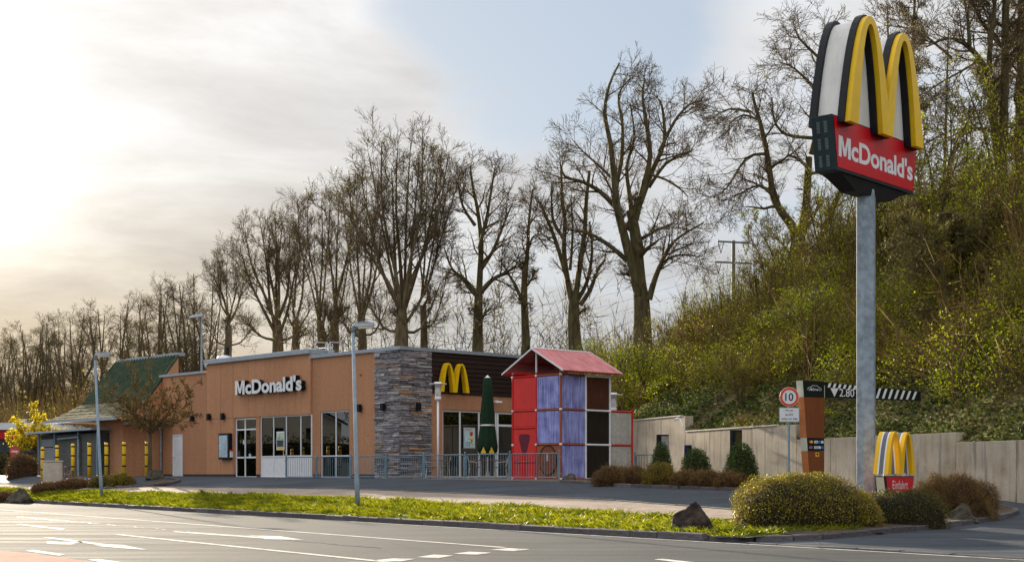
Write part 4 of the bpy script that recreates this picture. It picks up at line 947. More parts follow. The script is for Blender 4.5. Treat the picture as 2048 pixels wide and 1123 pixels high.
def play_tower():
    c, h, z0 = 1.215, 1.2, .99; pc = P(1121.5, 948, 50.0); t = thing('play_tower', 'red and blue climbing tower with pitched red roof on the terrace', 'play tower', (pc.x, pc.y, 0), BROT)
    m_blue = pm('weathered blue panel', (.06, .062, .47), .6, .3, 9, .2, 30, stretch=(3, 3, .12), col2=(.30, .32, .72), grime=.35, spec=.12)
    m_redf = pm('red tube', (.55, .02, .015), .35, .08, 5); m_brf = pm('rust brown tube', (.30, .075, .03), .5, .12, 5); m_wf = pm('white tube', (.74, .76, .78), .4, .06, 5)
    m_smoke = pm('smoked panel', (.016, .011, .009), .35, .3, 4, .05, 30, stretch=(2, 2, .3)); m_brp = pm('brown panel', (.30, .10, .045), .5, .12, 5); m_brs = pm('scratched brown panel', (.075, .026, .014), .4, .3, 8, .1, 30, stretch=(3, 3, .3))
    m_milk = pm('milky panel', (.46, .45, .40), .45, .12, 9, .1, 40, streak=.5); m_purp = pm('dark purple shape', (.13, .012, .03), .5, .1, 6); m_wht = m_white
    def tubep(a, b, mat, nm='frame_tube', r=.036): mb = MB(); mb.cyl(a, b, r, 10); return mb.build(nm, mat, t)
    # posts
    for (x, y), m, zt in (((0, 0), m_brf, 3), ((0, c), m_redf, 3), ((0, 2*c), m_redf, 3), ((c, 0), m_wf, 3), ((2*c, 0), m_wf, 3), ((2*c, 2*c), m_redf, 3), ((c, 2*c), m_redf, 3), ((2*c, c), m_wf, 3), ((2*c+.95*c, 0), m_redf, 2), ((2*c+.95*c, c), m_redf, 2)):
        tubep((x, y, z0-.15), (x, y, z0+zt*h+.12), m, 'post', .042)
    for y in (0, 2*c): tubep((0, y, z0+3*h), (0, y, z0+3*h+.15), m_wf, 'post', .04)
    tubep((0, c, z0+3*h), (0, c, z0+3*h+.85), m_wf, 'post', .035)
    for k in range(4):
        z = z0+k*h
        tubep((0, .04, z), (0, c-.04, z), m_brf); tubep((.04, 0, z+.002), (c-.04, 0, z+.002), m_brf)
        tubep((c+.04, 0, z), (2*c-.04, 0, z), m_wf); tubep((c, .04, z), (c, 2*c-.04, z), m_brf); tubep((2*c, .04, z), (2*c, 2*c-.04, z), m_brf)
        tubep((.04, 2*c, z), (2*c-.04, 2*c, z), m_redf)
        if k < 3: tubep((2*c+.04, 0, z), (2*c+.95*c-.04, 0, z), m_redf); tubep((2*c+.95*c, .04, z), (2*c+.95*c, c-.04, z), m_redf)
    rz = [z0, z0+.5*h, z0+1.5*h, z0+2*h, z0+3*h]
    for z in rz: tubep((0, c+.04, z), (0, 2*c-.04, z), m_redf)
    # joints
    for k in range(4):
        for (x, y) in ((0, 0), (c, 0), (2*c, 0), (0, c), (0, 2*c)):
            mb = MB(); mb.lathe([(.02, -.05), (.055, -.03), (.055, .03), (.02, .05)], (x, y, z0+k*h), 10); mb.build('joint', m_wf, t, True)
    def panel(ax, u0, u1, za, zb, mat, nm='panel'):
        mb = MB(); e = .045
        if ax == 'L': mb.box(-.008, u0+e, za+e, .012, u1-e, zb-e)
        else: mb.box(u0+e, -.008, za+e, u1-e, .012, zb-e)
        return mb.build(nm, mat, t, bevel=.004)
    for k in range(3):
        z = z0+k*h; panel('R', 0, c, z, z+h, m_blue); panel('R', c, 2*c, z, z+h, m_brs if k == 2 else m_smoke)
        if k: panel('L', 0, c, z, z+h, m_blue)
        if k < 2: panel('R', 2*c, 2.95*c, z, z+h, m_milk)
    pb = panel('L', 0, c, z0, z0+h, m_brp)
    mb = MB(); n = 28; rr = .46; zc = z0+.54*h
    mb.prism([(-.010, c/2+rr*.92*math.cos(2*math.pi*i/n), zc+rr*1.08*math.sin(2*math.pi*i/n)) for i in range(n)], (-.025, 0, 0)); hh = mb.build('round_hatch', pm('hatch brown', (.22, .065, .028), .5, .12, 5), pb, bevel=.006)
    mb = MB(); mb.tube([(-.034, c/2+rr*.94*math.cos(2*math.pi*i/n), zc+rr*1.1*math.sin(2*math.pi*i/n)) for i in range(n+1)], .02, 6); mb.build('hatch_rim', m_black, pb)
    mb = MB(); mb.box(-.06, c/2-.04, zc-.02, -.036, c/2+.04, zc+.24); mb.build('latch', m_steel, pb)
    for a, b in zip(rz, rz[1:]):
        p_ = panel('L', c, 2*c, a, b, m_redp)
        if abs(a-rz[1]) < .01:
            sh_ = [(-.3, .30), (-.2, .36), (.2, .36), (.3, .30), (.28, .15), (.12, -.28), (.04, -.36), (-.04, -.36), (-.12, -.28), (-.28, .15)]
            mb = MB(); mb.prism([(-.0085, 1.5*c+y_*.95, (a+b)/2+z_+.02) for y_, z_ in sh_], (-.004, 0, 0)); mb.build('dark_opening', m_purp, p_)
    # side and rear panels, decks
    for k in range(3):
        mb = MB(); mb.box(.05, 2*c-.01, z0+k*h+.05, 2*c-.05, 2*c+.01, z0+(k+1)*h-.05); mb.build('panel', m_redp, t)
        mb = MB(); mb.box(2*c-.01, .05, z0+k*h+.05, 2*c+.01, 2*c-.05, z0+(k+1)*h-.05); mb.build('panel', m_blue if k % 2 else m_smoke, t)
        mb = MB(); mb.box(.06, .06, z0+k*h-.02, 2*c-.06, 2*c-.06, z0+k*h+.02); mb.build('deck', m_smoke, t)
    # roof
    m_rf = pm('faded red roof', (.52, .10, .11), .45, .12, 5, .1, 20, stretch=(1, .3, .3), col2=(.62, .2, .2), streak=.4); m_ru = pm('red roof underside', (.42, .03, .02), .6, .1, 4)
    ze, zr, xo0, xo1 = z0+3*h+.10, z0+3*h+.93, -.22, 2*c+.28; y0, y1, yr = -.34, 2*c+.34, c
    rf = tag(obj('roof', None, t), 'pitched faded red roof with white edges')
    for nm, (ya, yb) in (('roof_sheet', (y0, yr)), ('roof_sheet', (y1, yr))):
        mb = MB(); mb.hexa([(xo0, ya, ze), (xo1, ya, ze), (xo1, yb, zr), (xo0, yb, zr), (xo0, ya, ze+.03), (xo1, ya, ze+.03), (xo1, yb, zr+.03), (xo0, yb, zr+.03)]); mb.build(nm, m_rf, rf)
        for x in (xo0-.02, xo1+.002):
            mb = MB(); mb.hexa([(x, ya, ze-.02), (x+.018, ya, ze-.02), (x+.018, yb, zr-.02), (x, yb, zr-.02), (x, ya, ze+.04), (x+.018, ya, ze+.04), (x+.018, yb, zr+.04), (x, yb, zr+.04)]); mb.build('edge_trim', m_white, rf)
        for f in (.05, .5):
            yq = ya+(yb-ya)*f; zq = ze+(zr-ze)*f; mb = MB(); mb.cyl((xo0+.05, yq, zq-.04), (xo1-.05, yq, zq-.04), .03, 8); mb.build('purlin', m_ru, rf)
    mb = MB(); mb.cyl((xo0, yr, zr+.035), (xo1, yr, zr+.035), .03, 8); mb.build('ridge_trim', m_white, rf)
    mb = MB(); mb.box(-.01, .05, z0+3*h+.05, .0, 2*c-.05, z0+3*h+.055); 
play_tower()
def terrace_lamp(px, Y, ytop, label):
    p = P(px, 948, Y); t = thing('terrace_lamp', label, 'lamp', (p.x, Y, 0), .5, 'white terrace lamps'); z1 = ZZ(ytop+43, Y); zt = ZZ(ytop, Y)
    mb = MB(); mb.cyl((0, 0, tz-.05), (0, 0, z1), .042, 10); mb.build('post', m_white, t, True)
    mb = MB(); mb.lathe([(.05, 0), (.13, .02), (.13, .12), (.11, .13), (.11, .14)], (0, 0, z1), 14); mb.build('lamp_base', m_white, t, True)
    mb = MB(); mb.lathe([(.085, 0), (.095, .2), (.085, .4)], (0, 0, z1+.14), 14); mb.build('diffuser', pm('frosted glass', (.7, .7, .66), .3, .05, 4), t, True)
    for k in range(4): a = k*math.pi/2; mb = MB(); mb.box(.11*math.cos(a)-.012, .11*math.sin(a)-.012, z1+.13, .11*math.cos(a)+.012, .11*math.sin(a)+.012, z1+.56); mb.build('rib', m_white, t)
    mb = MB(); mb.lathe([(.12, 0), (.13, .06), (.14, .07), (.14, .16)], (0, 0, z1+.55), 14); mb.build('cap', m_white, t, True)
    mb = MB(); mb.lathe([(.0, .0), (.34, .0), (.34, .025), (.0, .035)], (0, 0, z1+.62), 20); mb.build('disc_shade', m_white, t, True)
terrace_lamp(876, 56.4, 757, 'white terrace lamp standing before the stone corner'); terrace_lamp(1227, 55.5, 779, 'white terrace lamp half hidden behind the play tower')
def parasol():
    Y = 56.2; p = P(975, 948, Y); t = thing('closed_parasol', 'tall closed dark green parasol tied at the waist on the terrace', 'parasol', (p.x, Y, 0)); m_g = pm('dark green cloth', (.007, .028, .012), .9, .2, 8, .2, 60); m_gy = pm('yellow hem', (.62, .46, .04), .8, .1, 5)
    zz = lambda py: ZZ(py, Y); prof = [(755, .12), (757, .15), (775, .175), (800, .215), (825, .25), (845, .265), (850, .26), (856, .28), (875, .32), (893, .36), (903, .33), (907, .15)]
    mb = MB(); n = 32; V = []; rr = random.Random(4)
    for i, (py, r) in enumerate(prof):
        for k in range(n):
            a = 2*math.pi*k/n; f = 1+(.05+.10*i/len(prof))*math.cos(8*a+.3*math.sin(i)); dz = -.12*(i == len(prof)-1)*math.cos(4*a); V.append((r*f*math.cos(a), r*f*math.sin(a), zz(py)+dz))
    mb.add(V, [(i*n+k, (i+1)*n+k, (i+1)*n+(k+1) % n, i*n+(k+1) % n) for i in range(len(prof)-1) for k in range(n)]+[tuple(range(n))]); mb.build('canopy', m_g, t, True)
    mb = MB(); mb.lathe([(.09, -.02), (.11, 0), (.11, .05), (.06, .08), (.05, .1), (.02, .14)], (0, 0, zz(757)), 12); mb.build('finial', m_white, t, True)
    mb = MB(); mb.lathe([(.285, 0), (.295, .02), (.29, .06), (.28, .07)], (0, 0, zz(852)), 24); mb.build('tie_strap', m_steel, t, True)
    for a in (-2.0, -1.1): 
        mb = MB(); c, s = math.cos(a), math.sin(a); tx = Vector((-s, c, 0))*.1; o_ = Vector((c, s, 0))*.37; mb.prism([o_+tx*1.2+Vector((0, 0, zz(906))), o_-tx*1.2+Vector((0, 0, zz(906))), o_*.98+Vector((0, 0, zz(893)))], (c*-.02, s*-.02, 0)); mb.build('hem_flap', m_gy, t)
    mb = MB(); mb.cyl((0, 0, tz), (0, 0, zz(845)), .03, 10); mb.build('pole', m_steel, t)
    mb = MB(); mb.lathe([(.38, 0), (.38, .06), (.1, .1), (.06, .3)], (0, 0, tz+.001), 20); mb.build('base', pm('concrete base', (.3, .29, .27), .9, .1, 4), t)
parasol()
def chair(px, Y, rot, label, first=[None]):
    p = P(px, 948, Y)
    if first[0] is None:
        t = thing('terrace_chair', label, 'chair', (p.x, Y, tz), rot, 'chairs on the terrace'); m_we = pm('dark weave', (.02, .02, .024), .7, .2, 8)
        for sx in (-.24, .24):
            mb = MB(); mb.tube([(sx, -.24, 0), (sx, -.22, .62), (sx, .2, .66)], .014, 6); mb.build('leg', m_steel, t)
            mb = MB(); mb.tube([(sx, .26, 0), (sx*.95, .2, .45), (sx*.95, .3, .86)], .014, 6); mb.build('leg', m_steel, t)
        mb = MB(); mb.box(-.24, -.23, .42, .24, .22, .45); mb.build('seat', m_we, t); mb = MB(); mb.hexa([(-.22, .21, .48), (.22, .21, .48), (.22, .23, .48), (-.22, .23, .48), (-.22, .29, .86), (.22, .29, .86), (.22, .31, .86), (-.22, .31, .86)]); mb.build('backrest', m_we, t); first[0] = t; return
    s = first[0]; t = s.copy(); COL.objects.link(t); t.location = (p.x, Y, tz); t.rotation_euler = (0, 0, rot); t['label'] = label
    for ch in s.children: q = ch.copy(); COL.objects.link(q); q.parent = t
for px, Y, r, lb in ((859, 57.2, 2.0, 'aluminium chair closest to the stone corner behind the fence'), (897, 57.6, -2.2, 'aluminium chair right of the white terrace lamp behind the fence'), (946, 55.6, 1.9, 'aluminium chair just left of the closed parasol'), (1001, 56.6, -1.5, 'aluminium chair right of the closed parasol')): chair(px, Y, r, lb)
def table(px, Y, label, first=[None]):
    p = P(px, 948, Y)
    if first[0] is None:
        t = thing('terrace_table', label, 'table', (p.x, Y, tz), .4, 'tables on the terrace'); mb = MB(); mb.box(-.36, -.36, .71, .36, .36, .74); mb.build('table_top', pm('table top', (.16, .1, .06), .4, .1, 4), t, bevel=.01)
        mb = MB(); mb.cyl((0, 0, .03), (0, 0, .71), .03, 8); mb.build('leg', m_steel, t); mb = MB(); mb.box(-.25, -.04, 0, .25, .04, .03); mb.box(-.04, -.25, .001, .04, .25, .031); mb.build('base', m_steel, t); first[0] = t; return
    s = first[0]; t = s.copy(); COL.objects.link(t); t.location = (p.x, Y, tz); t['label'] = label
    for ch in s.children: q = ch.copy(); COL.objects.link(q); q.parent = t
table(881, 57.4, 'small square table by the terrace lamp behind the fence'); table(962, 57.2, 'small square table beside the closed parasol'); table(990, 57.6, 'small square table before the terrace glass door')

# ================================================================== STREET FURNITURE
def street_lamp(px, py, n, pytop, pxtop, label, arm=1.0):
    k = (px-CX)/F; Y = n/(RN.x*k+RN.y); x = k*Y; z0 = Hxy(x, Y)-.05; hgt = ZZ(pytop, Y)-z0; dx = (pxtop-px)/F*Y
    t = thing('street_lamp', label, 'street lamp', (x, Y, z0), 0, 'street lamps on the grass bank')
    mb = MB(); mb.tube([(0, 0, 0), (dx*.18, 0, .9), (dx*.2, 0, .95), (dx, 0, hgt-.12)], [.068, .066, .056, .043], 12); mb.build('post', m_postgrey, t, True)
    sc = arm; tp = Vector((dx, 0, hgt-.12)); mb = MB(); mb.tube([tp-Vector((0, 0, .05)), tp+Vector((0, 0, .08)), tp+Vector((.03, 0, .14)), tp+Vector((.12, 0, .17))], [.05, .05, .05, .045], 8); mb.build('neck', m_postgrey, t, True)
    b = tp+Vector((.05, 0, .10)); L = .50*sc; mb = MB(); mb.add([(b.x, -.09, b.z), (b.x, .09, b.z), (b.x+L, .12, b.z+.03), (b.x+L, -.12, b.z+.03), (b.x, -.06, b.z+.1), (b.x, .06, b.z+.1), (b.x+L*.5, .1, b.z+.15), (b.x+L*.5, -.1, b.z+.15), (b.x+L, .1, b.z+.12), (b.x+L, -.1, b.z+.12)],
        [(0, 3, 2, 1), (4, 5, 6, 7), (7, 6, 8, 9), (0, 1, 5, 4), (3, 9, 8, 2), (1, 2, 8, 6, 5), (0, 4, 7, 9, 3)]); mb.build('lamp_head', m_metal, t, bevel=.012)
    mb = MB(); mb.hexa([(b.x+.1, -.07, b.z-.05), (b.x+L-.04, -.08, b.z-.04), (b.x+L-.04, .08, b.z-.04), (b.x+.1, .07, b.z-.05), (b.x+.08, -.085, b.z+.005), (b.x+L-.02, -.105, b.z+.025), (b.x+L-.02, .105, b.z+.025), (b.x+.08, .085, b.z+.005)]); mb.build('lamp_lens', pm('lamp lens', (.7, .66, .55), .3, .05, 4), t)
street_lamp(203.5, 990, 18.0, 710, 190, 'grey street lamp in front of the green roofed bay', 1.1); street_lamp(715.5, 1012, 18.7, 652, 706, 'tall grey street lamp in front of the plain brown wall and stone corner', 1.05)
def bollards():
    spots = ((85, 68), (114, 67.4), (145.6, 66.6), (178.6, 65.8), (212.7, 65), (248, 64.2), (293.5, 62.5)); first = None
    words = ('yellow and black bollard left of the pale meter cabinet', 'yellow and black bollard mostly hidden behind the meter cabinet', 'yellow and black bollard just right of the meter cabinet', 'yellow and black bollard left of the slim street lamp', 'yellow and black bollard right of the slim street lamp', 'yellow and black bollard before the brown bay wall', 'yellow and black bollard beside the young bare tree')
    for (px, Y), lb in zip(spots, words):
        p = P(px, 893, Y); g0 = Hxy(p.x, Y)-.05; hh = p.z-g0
        if first is None:
            t = thing('bollard', lb, 'bollard', (p.x, Y, g0), 0, 'yellow bollards by the store shed'); m_yb = pm('yellow bollard paint', (.82, .52, .01), .45, .06, 5, grime=.2)
            mb = MB(); mb.lathe([(.083, 0), (.083, hh-.04), (.06, hh-.005), (.0, hh)], (0, 0, 0), 16); mb.build('post', m_yb, t, True)
            for z in (.42, .82, 1.16): mb = MB(); mb.lathe([(.0845, 0), (.0865, .003), (.0865, .065), (.0845, .068)], (0, 0, z*hh/1.3), 16); mb.build('black_band', m_black, t, True)
            first = t; continue
        t = first.copy(); COL.objects.link(t); t.location = (p.x, Y, g0); t['label'] = lb
        for ch in first.children: q = ch.copy(); COL.objects.link(q); q.parent = t
bollards()
p = P(106, 942, 64.5); gz = Hxy(p.x, 64.5); t = thing('meter_cabinet', 'pale concrete meter cabinet among the yellow bollards', 'cabinet', (p.x, 64.5, gz-.03), .25); m_cab = pm('pale cabinet', (.5, .45, .38), .8, .12, 4, .2, 30)
mb = MB(); mb.box(-.42, -.2, 0, .40, .25, 1.05); mb.build('cabinet_body', m_cab, t, bevel=.02); mb = MB(); mb.box(-.45, -.23, 1.052, .43, .28, 1.11); mb.build('lid', m_cab, t, bevel=.015); mb = MB(); mb.box(-.36, -.215, .06, .34, -.203, 1.0); mb.build('door', m_cab, t)
p = P(134, 942, 65.5); t = thing('stone_gabion', 'small rough stone block right of the meter cabinet', 'stone block', (p.x, 65.5, Hxy(p.x, 65.5)))
rr = random.Random(8); 
for k in range(14):
    x, z = -.15+.1*(k % 4)+rr.uniform(-.01, .01), .08+.16*(k//4); mb = MB(); mb.hexa([(x+rr.uniform(-.01, .01)+(.085 if i in (1, 2, 5, 6) else 0), (.25 if i in (2, 3, 6, 7) else rr.uniform(-.02, .02)), z-.08+rr.uniform(-.01, .01)+(.145 if i > 3 else 0)) for i in range(8)]); mb.build('stone', m_kerb, t)
a = P(127, 945, 65.2); b = P(246, 946, 63.2); t = thing('striped_barrier', 'low blue and white striped beam behind the brown shrubs', 'barrier', (a.x, a.y, Hxy(a.x, a.y)), math.atan2(b.y-a.y, b.x-a.x)); L = (b-a).length; n = 26; m_bl = pm('barrier blue', (.06, .12, .42), .5, .1, 4)
for i in range(n): mb = MB(); mb.box(i*L/n, 0, .0, (i+1)*L/n-.002, .12, .17); mb.build('block', m_white if i % 2 else m_bl, t)
# no-entry sign
p = P(29.5, 902, 74); t = thing('no_entry_sign', 'small red no entry sign on a blue post at far left', 'road sign', (p.x, 74, 0), .95); mb = MB(); mb.cyl((0, .03, .9), (0, .03, p.z+.25), .03, 8); mb.build('post', pm('blue post', (.1, .22, .34), .5, .1, 4), t)
mb = MB(); n = 28; mb.prism([(.3*math.cos(2*math.pi*i/n), 0, p.z+.3*math.sin(2*math.pi*i/n)) for i in range(n)], (0, .01, 0)); o = mb.build('disc', pm('faded sign red', (.62, .11, .07), .5, .1, 4), t); mb = MB(); mb.box(-.2, -.008, p.z-.05, .2, -.002, p.z+.05); mb.build('white_bar', m_white, o)
# flood light mast behind the restaurant
p = P(403, 720, 82); t = thing('floodlight_mast', 'slim floodlight mast rising behind the restaurant roof', 'light mast', (p.x, 82, 0)); zt = ZZ(632, 82); mb = MB(); mb.tube([(0, 0, 0), (0, 0, zt)], [.09, .05], 8); mb.build('mast', m_postgrey, t); mb = MB(); mb.hexa([(-.7, -.2, zt-.12), (.1, -.2, zt-.02), (.1, .2, zt-.02), (-.7, .2, zt-.12), (-.6, -.15, zt+.02), (.1, -.15, zt+.16), (.1, .15, zt+.16), (-.6, .15, zt+.02)]); mb.build('floodlight', m_metal, t)
# order posts by the wall
def order_post(px0, px1, py0, Y, label, mat, inset):
    t = thing('order_post', label, 'order post', (XX(px0, Y), Y, Hxy(XX(px0, Y), Y)), .35); w = (px1-px0)/F*Y; hh = ZZ(py0, Y)-Hxy(XX(px0, Y), Y); mb = MB(); mb.box(0, 0, 0, w, .18, hh); mb.build('housing', mat, t, bevel=.01); mb = MB(); mb.box(w*.28, -.008, hh*.45, w*.95, -.002, hh-.06); mb.build('panel', inset, t)
order_post(1317, 1340, 868, 52, 'dark menu post behind the small clipped cone', m_black, pm('grey panel', (.3, .29, .28), .5, .1, 4)); order_post(1373, 1385, 889, 50, 'short dark blue post above the clipped ball', pm('navy', (.01, .015, .06), .5, .1, 4), m_black); order_post(1465, 1487, 859, 47, 'tall dark post rising behind the largest clipped cone', m_black, pm('moss brown', (.06, .05, .015), .8, .3, 4))
t = thing('wall_camera', 'white security camera with cable on the wall step', 'camera', (0, 0, 0)); p = P(1357, 836, 56.6); mb = MB(); mb.cyl(p, p+Vector((-.16, -.12, -.06)), .055, 8); mb.build('camera_body', m_white, t); mb = MB(); mb.tube([p+Vector((.05, 0, 0)), P(1362, 842, 56.4), P(1366, 852, 56.2), P(1370.5, 863, 56.2)], .02, 6); mb.build('cable', m_white, t)
# electricity mast
def emast():
    Y = 250; p = P(1467, 600, Y); t = thing('electricity_mast', 'distant two armed electricity mast above the bushes', 'electricity mast', (p.x, Y, 0)); m_em = pm('mast steel', (.10, .10, .10), .7, .1, 1); zt = ZZ(481, Y)
    mb = MB(); mb.tube([(0, 0, 0), (0, 0, zt)], [.55, .3], 8); mb.build('mast', m_em, t)
    for py, hw in ((484, 2.75), (525, 3.2)):
        z = ZZ(py, Y); mb = MB(); mb.hexa([(-hw, -.12, z), (hw, -.12, z-.3), (hw, .12, z-.3), (-hw, .12, z), (-hw, -.12, z+.28), (hw, -.12, z-.02), (hw, .12, z-.02), (-hw, .12, z+.28)]); mb.build('cross_arm', m_em, t)
        for sg in (-1, 1):
            x = sg*hw*.95; zz_ = z-.15*(sg > 0)*2; mb = MB(); mb.tube([(x, 0, zz_), (x-sg*.45, 0, zz_-1.9)], .07, 5); mb.tube([(x-sg*.95, 0, zz_), (x-sg*.45, 0, zz_-1.9)], .07, 5); mb.build('insulator', m_em, t)
            mb = MB(); x2 = x-sg*.45; N_ = 10; a_ = Vector((x2, 0, zz_-1.9)); b_ = Vector((x2-170, 160, zz_-12)); mb.tube([a_.lerp(b_, i/N_)-Vector((0, 0, 26*(i/N_)*(1-i/N_))) for i in range(N_+1)], .02, 4); mb.build('wire', m_em, t)
emast()
# far building at the left with a red band
Y = 96; p = P(-90, 948, Y); t = thing('red_band_building', 'low dark building with grey roof and red band at far left', 'building', (p.x, Y, 0), -.06); Wd = 6.6
mb = MB(); mb.box(0, 0, .3, Wd, 9, ZZ(877, Y)); mb.build('wall', pm('charcoal wall', (.045, .055, .06), .7, .15, 2), t); mb = MB(); mb.box(-.1, -.1, ZZ(877, Y)+.002, Wd+.1, 9.1, ZZ(859, Y)); mb.build('red_band', pm('red fascia', (.55, .012, .02), .4, .05, 2), t)
mb = MB(); mb.hexa([(-.3, -.3, ZZ(859, Y)+.004), (Wd+.3, -.3, ZZ(859, Y)+.004), (Wd+.3, 9, ZZ(859, Y)+.004), (-.3, 9, ZZ(859, Y)+.004), (-.3, 1.5, ZZ(843, Y)), (Wd-1, 1.5, ZZ(843, Y)), (Wd-1, 8, ZZ(843, Y)), (-.3, 8, ZZ(843, Y))]); mb.build('roof', pm('grey sheet roof', (.26, .27, .28), .5, .1, 2), t)
for x in (2.9, 4.3): mb = MB(); mb.box(x, -.03, 1.2, x+1.2, -.003, 2.6); mb.build('window', m_black, t)
mb = MB(); mb.box(3.15, 3, ZZ(843, Y), 3.2, 3.1, ZZ(835, Y)); mb.box(3.55, 3, ZZ(843, Y), 3.6, 3.1, ZZ(835, Y)); mb.box(3.1, 2.95, ZZ(836, Y), 3.65, 3.15, ZZ(834, Y)); mb.box(3.25, 3, ZZ(843, Y), 3.5, 3.1, ZZ(838, Y)); mb.build('roof_vent', m_steel, t)
# house across the road that the windows mirror
t = thing('opposite_house', 'cream gabled house across the road mirrored in the windows', 'house', (-78, 82, 0), math.radians(-8)); m_cre = pm('cream render', (.80, .72, .56), .9, .06, 1.5); mb = MB(); mb.box(-4, -5, 0, 4, 5, 6.0); mb.prism([(4, -5, 6.0), (4, 5, 6.0), (4, 0, 8.6)], (-8, 0, 0)); mb.build('wall', m_cre, t)
for sg in (-1, 1): mb = MB(); mb.hexa([(-4.5, sg*5.6, 5.75), (4.5, sg*5.6, 5.75), (4.5, 0, 8.62), (-4.5, 0, 8.62), (-4.5, sg*5.6, 6.0), (4.5, sg*5.6, 6.0), (4.5, 0, 8.87), (-4.5, 0, 8.87)]); mb.build('roof', pm('dark roof', (.06, .045, .04), .8, .1, 2), t)
for y in (-3, 0, 3): mb = MB(); mb.box(4.0, y-.5, 4.3, 4.03, y+.5, 5.3); mb.build('window', m_black, t)
# ================================================================== VEGETATION
m_bud = leafm('buds', [(.10, .085, .03), (.16, .14, .04), (.22, .2, .05)], .45)
m_lgreen = leafm('fresh green leaf', [(.11, .15, .004), (.23, .28, .005), (.36, .40, .007), (.50, .51, .012)], .5)
m_lolive = leafm('olive leaf', [(.10, .10, .005), (.19, .18, .008), (.30, .28, .010), (.22, .15, .02)], .45)
m_lyell = leafm('yellow spring leaf', [(.42, .34, .01), (.58, .46, .015), (.7, .58, .03)], .5)
m_ltan = leafm('dry tan leaf', [(.28, .17, .06), (.42, .27, .10), (.2, .15, .04)], .45)
m_box = leafm('box leaf', [(.016, .04, .006), (.036, .075, .009), (.07, .115, .014), (.028, .05, .008)], .15, vs=2.5)
m_hedge = leafm('golden hedge leaf', [(.06, .04, .008), (.16, .14, .010), (.27, .235, .012), (.38, .32, .016), (.15, .10, .012)], .25, vs=1.6)
m_brush = leafm('red brown shrub', [(.055, .022, .012), (.11, .045, .02), (.16, .07, .03), (.07, .05, .015)], .25, vs=1.5)
m_dgreen = leafm('dark green hedge leaf', [(.02, .026, .006), (.07, .07, .008), (.14, .12, .012), (.04, .035, .01)], .2, vs=2)
m_ivy = leafm('ivy leaf', [(.015, .035, .006), (.05, .085, .012), (.17, .19, .03), (.50, .45, .2)], .2, rough=.7)
m_litl = leafm('dead leaf', [(.16, .09, .05), (.26, .16, .09), (.34, .24, .15), (.12, .07, .04)], .2)
m_grass = leafm('grass blade', [(.035, .055, .003), (.125, .16, .004), (.24, .25, .005), (.42, .35, .012)], .45, vs=2.2)

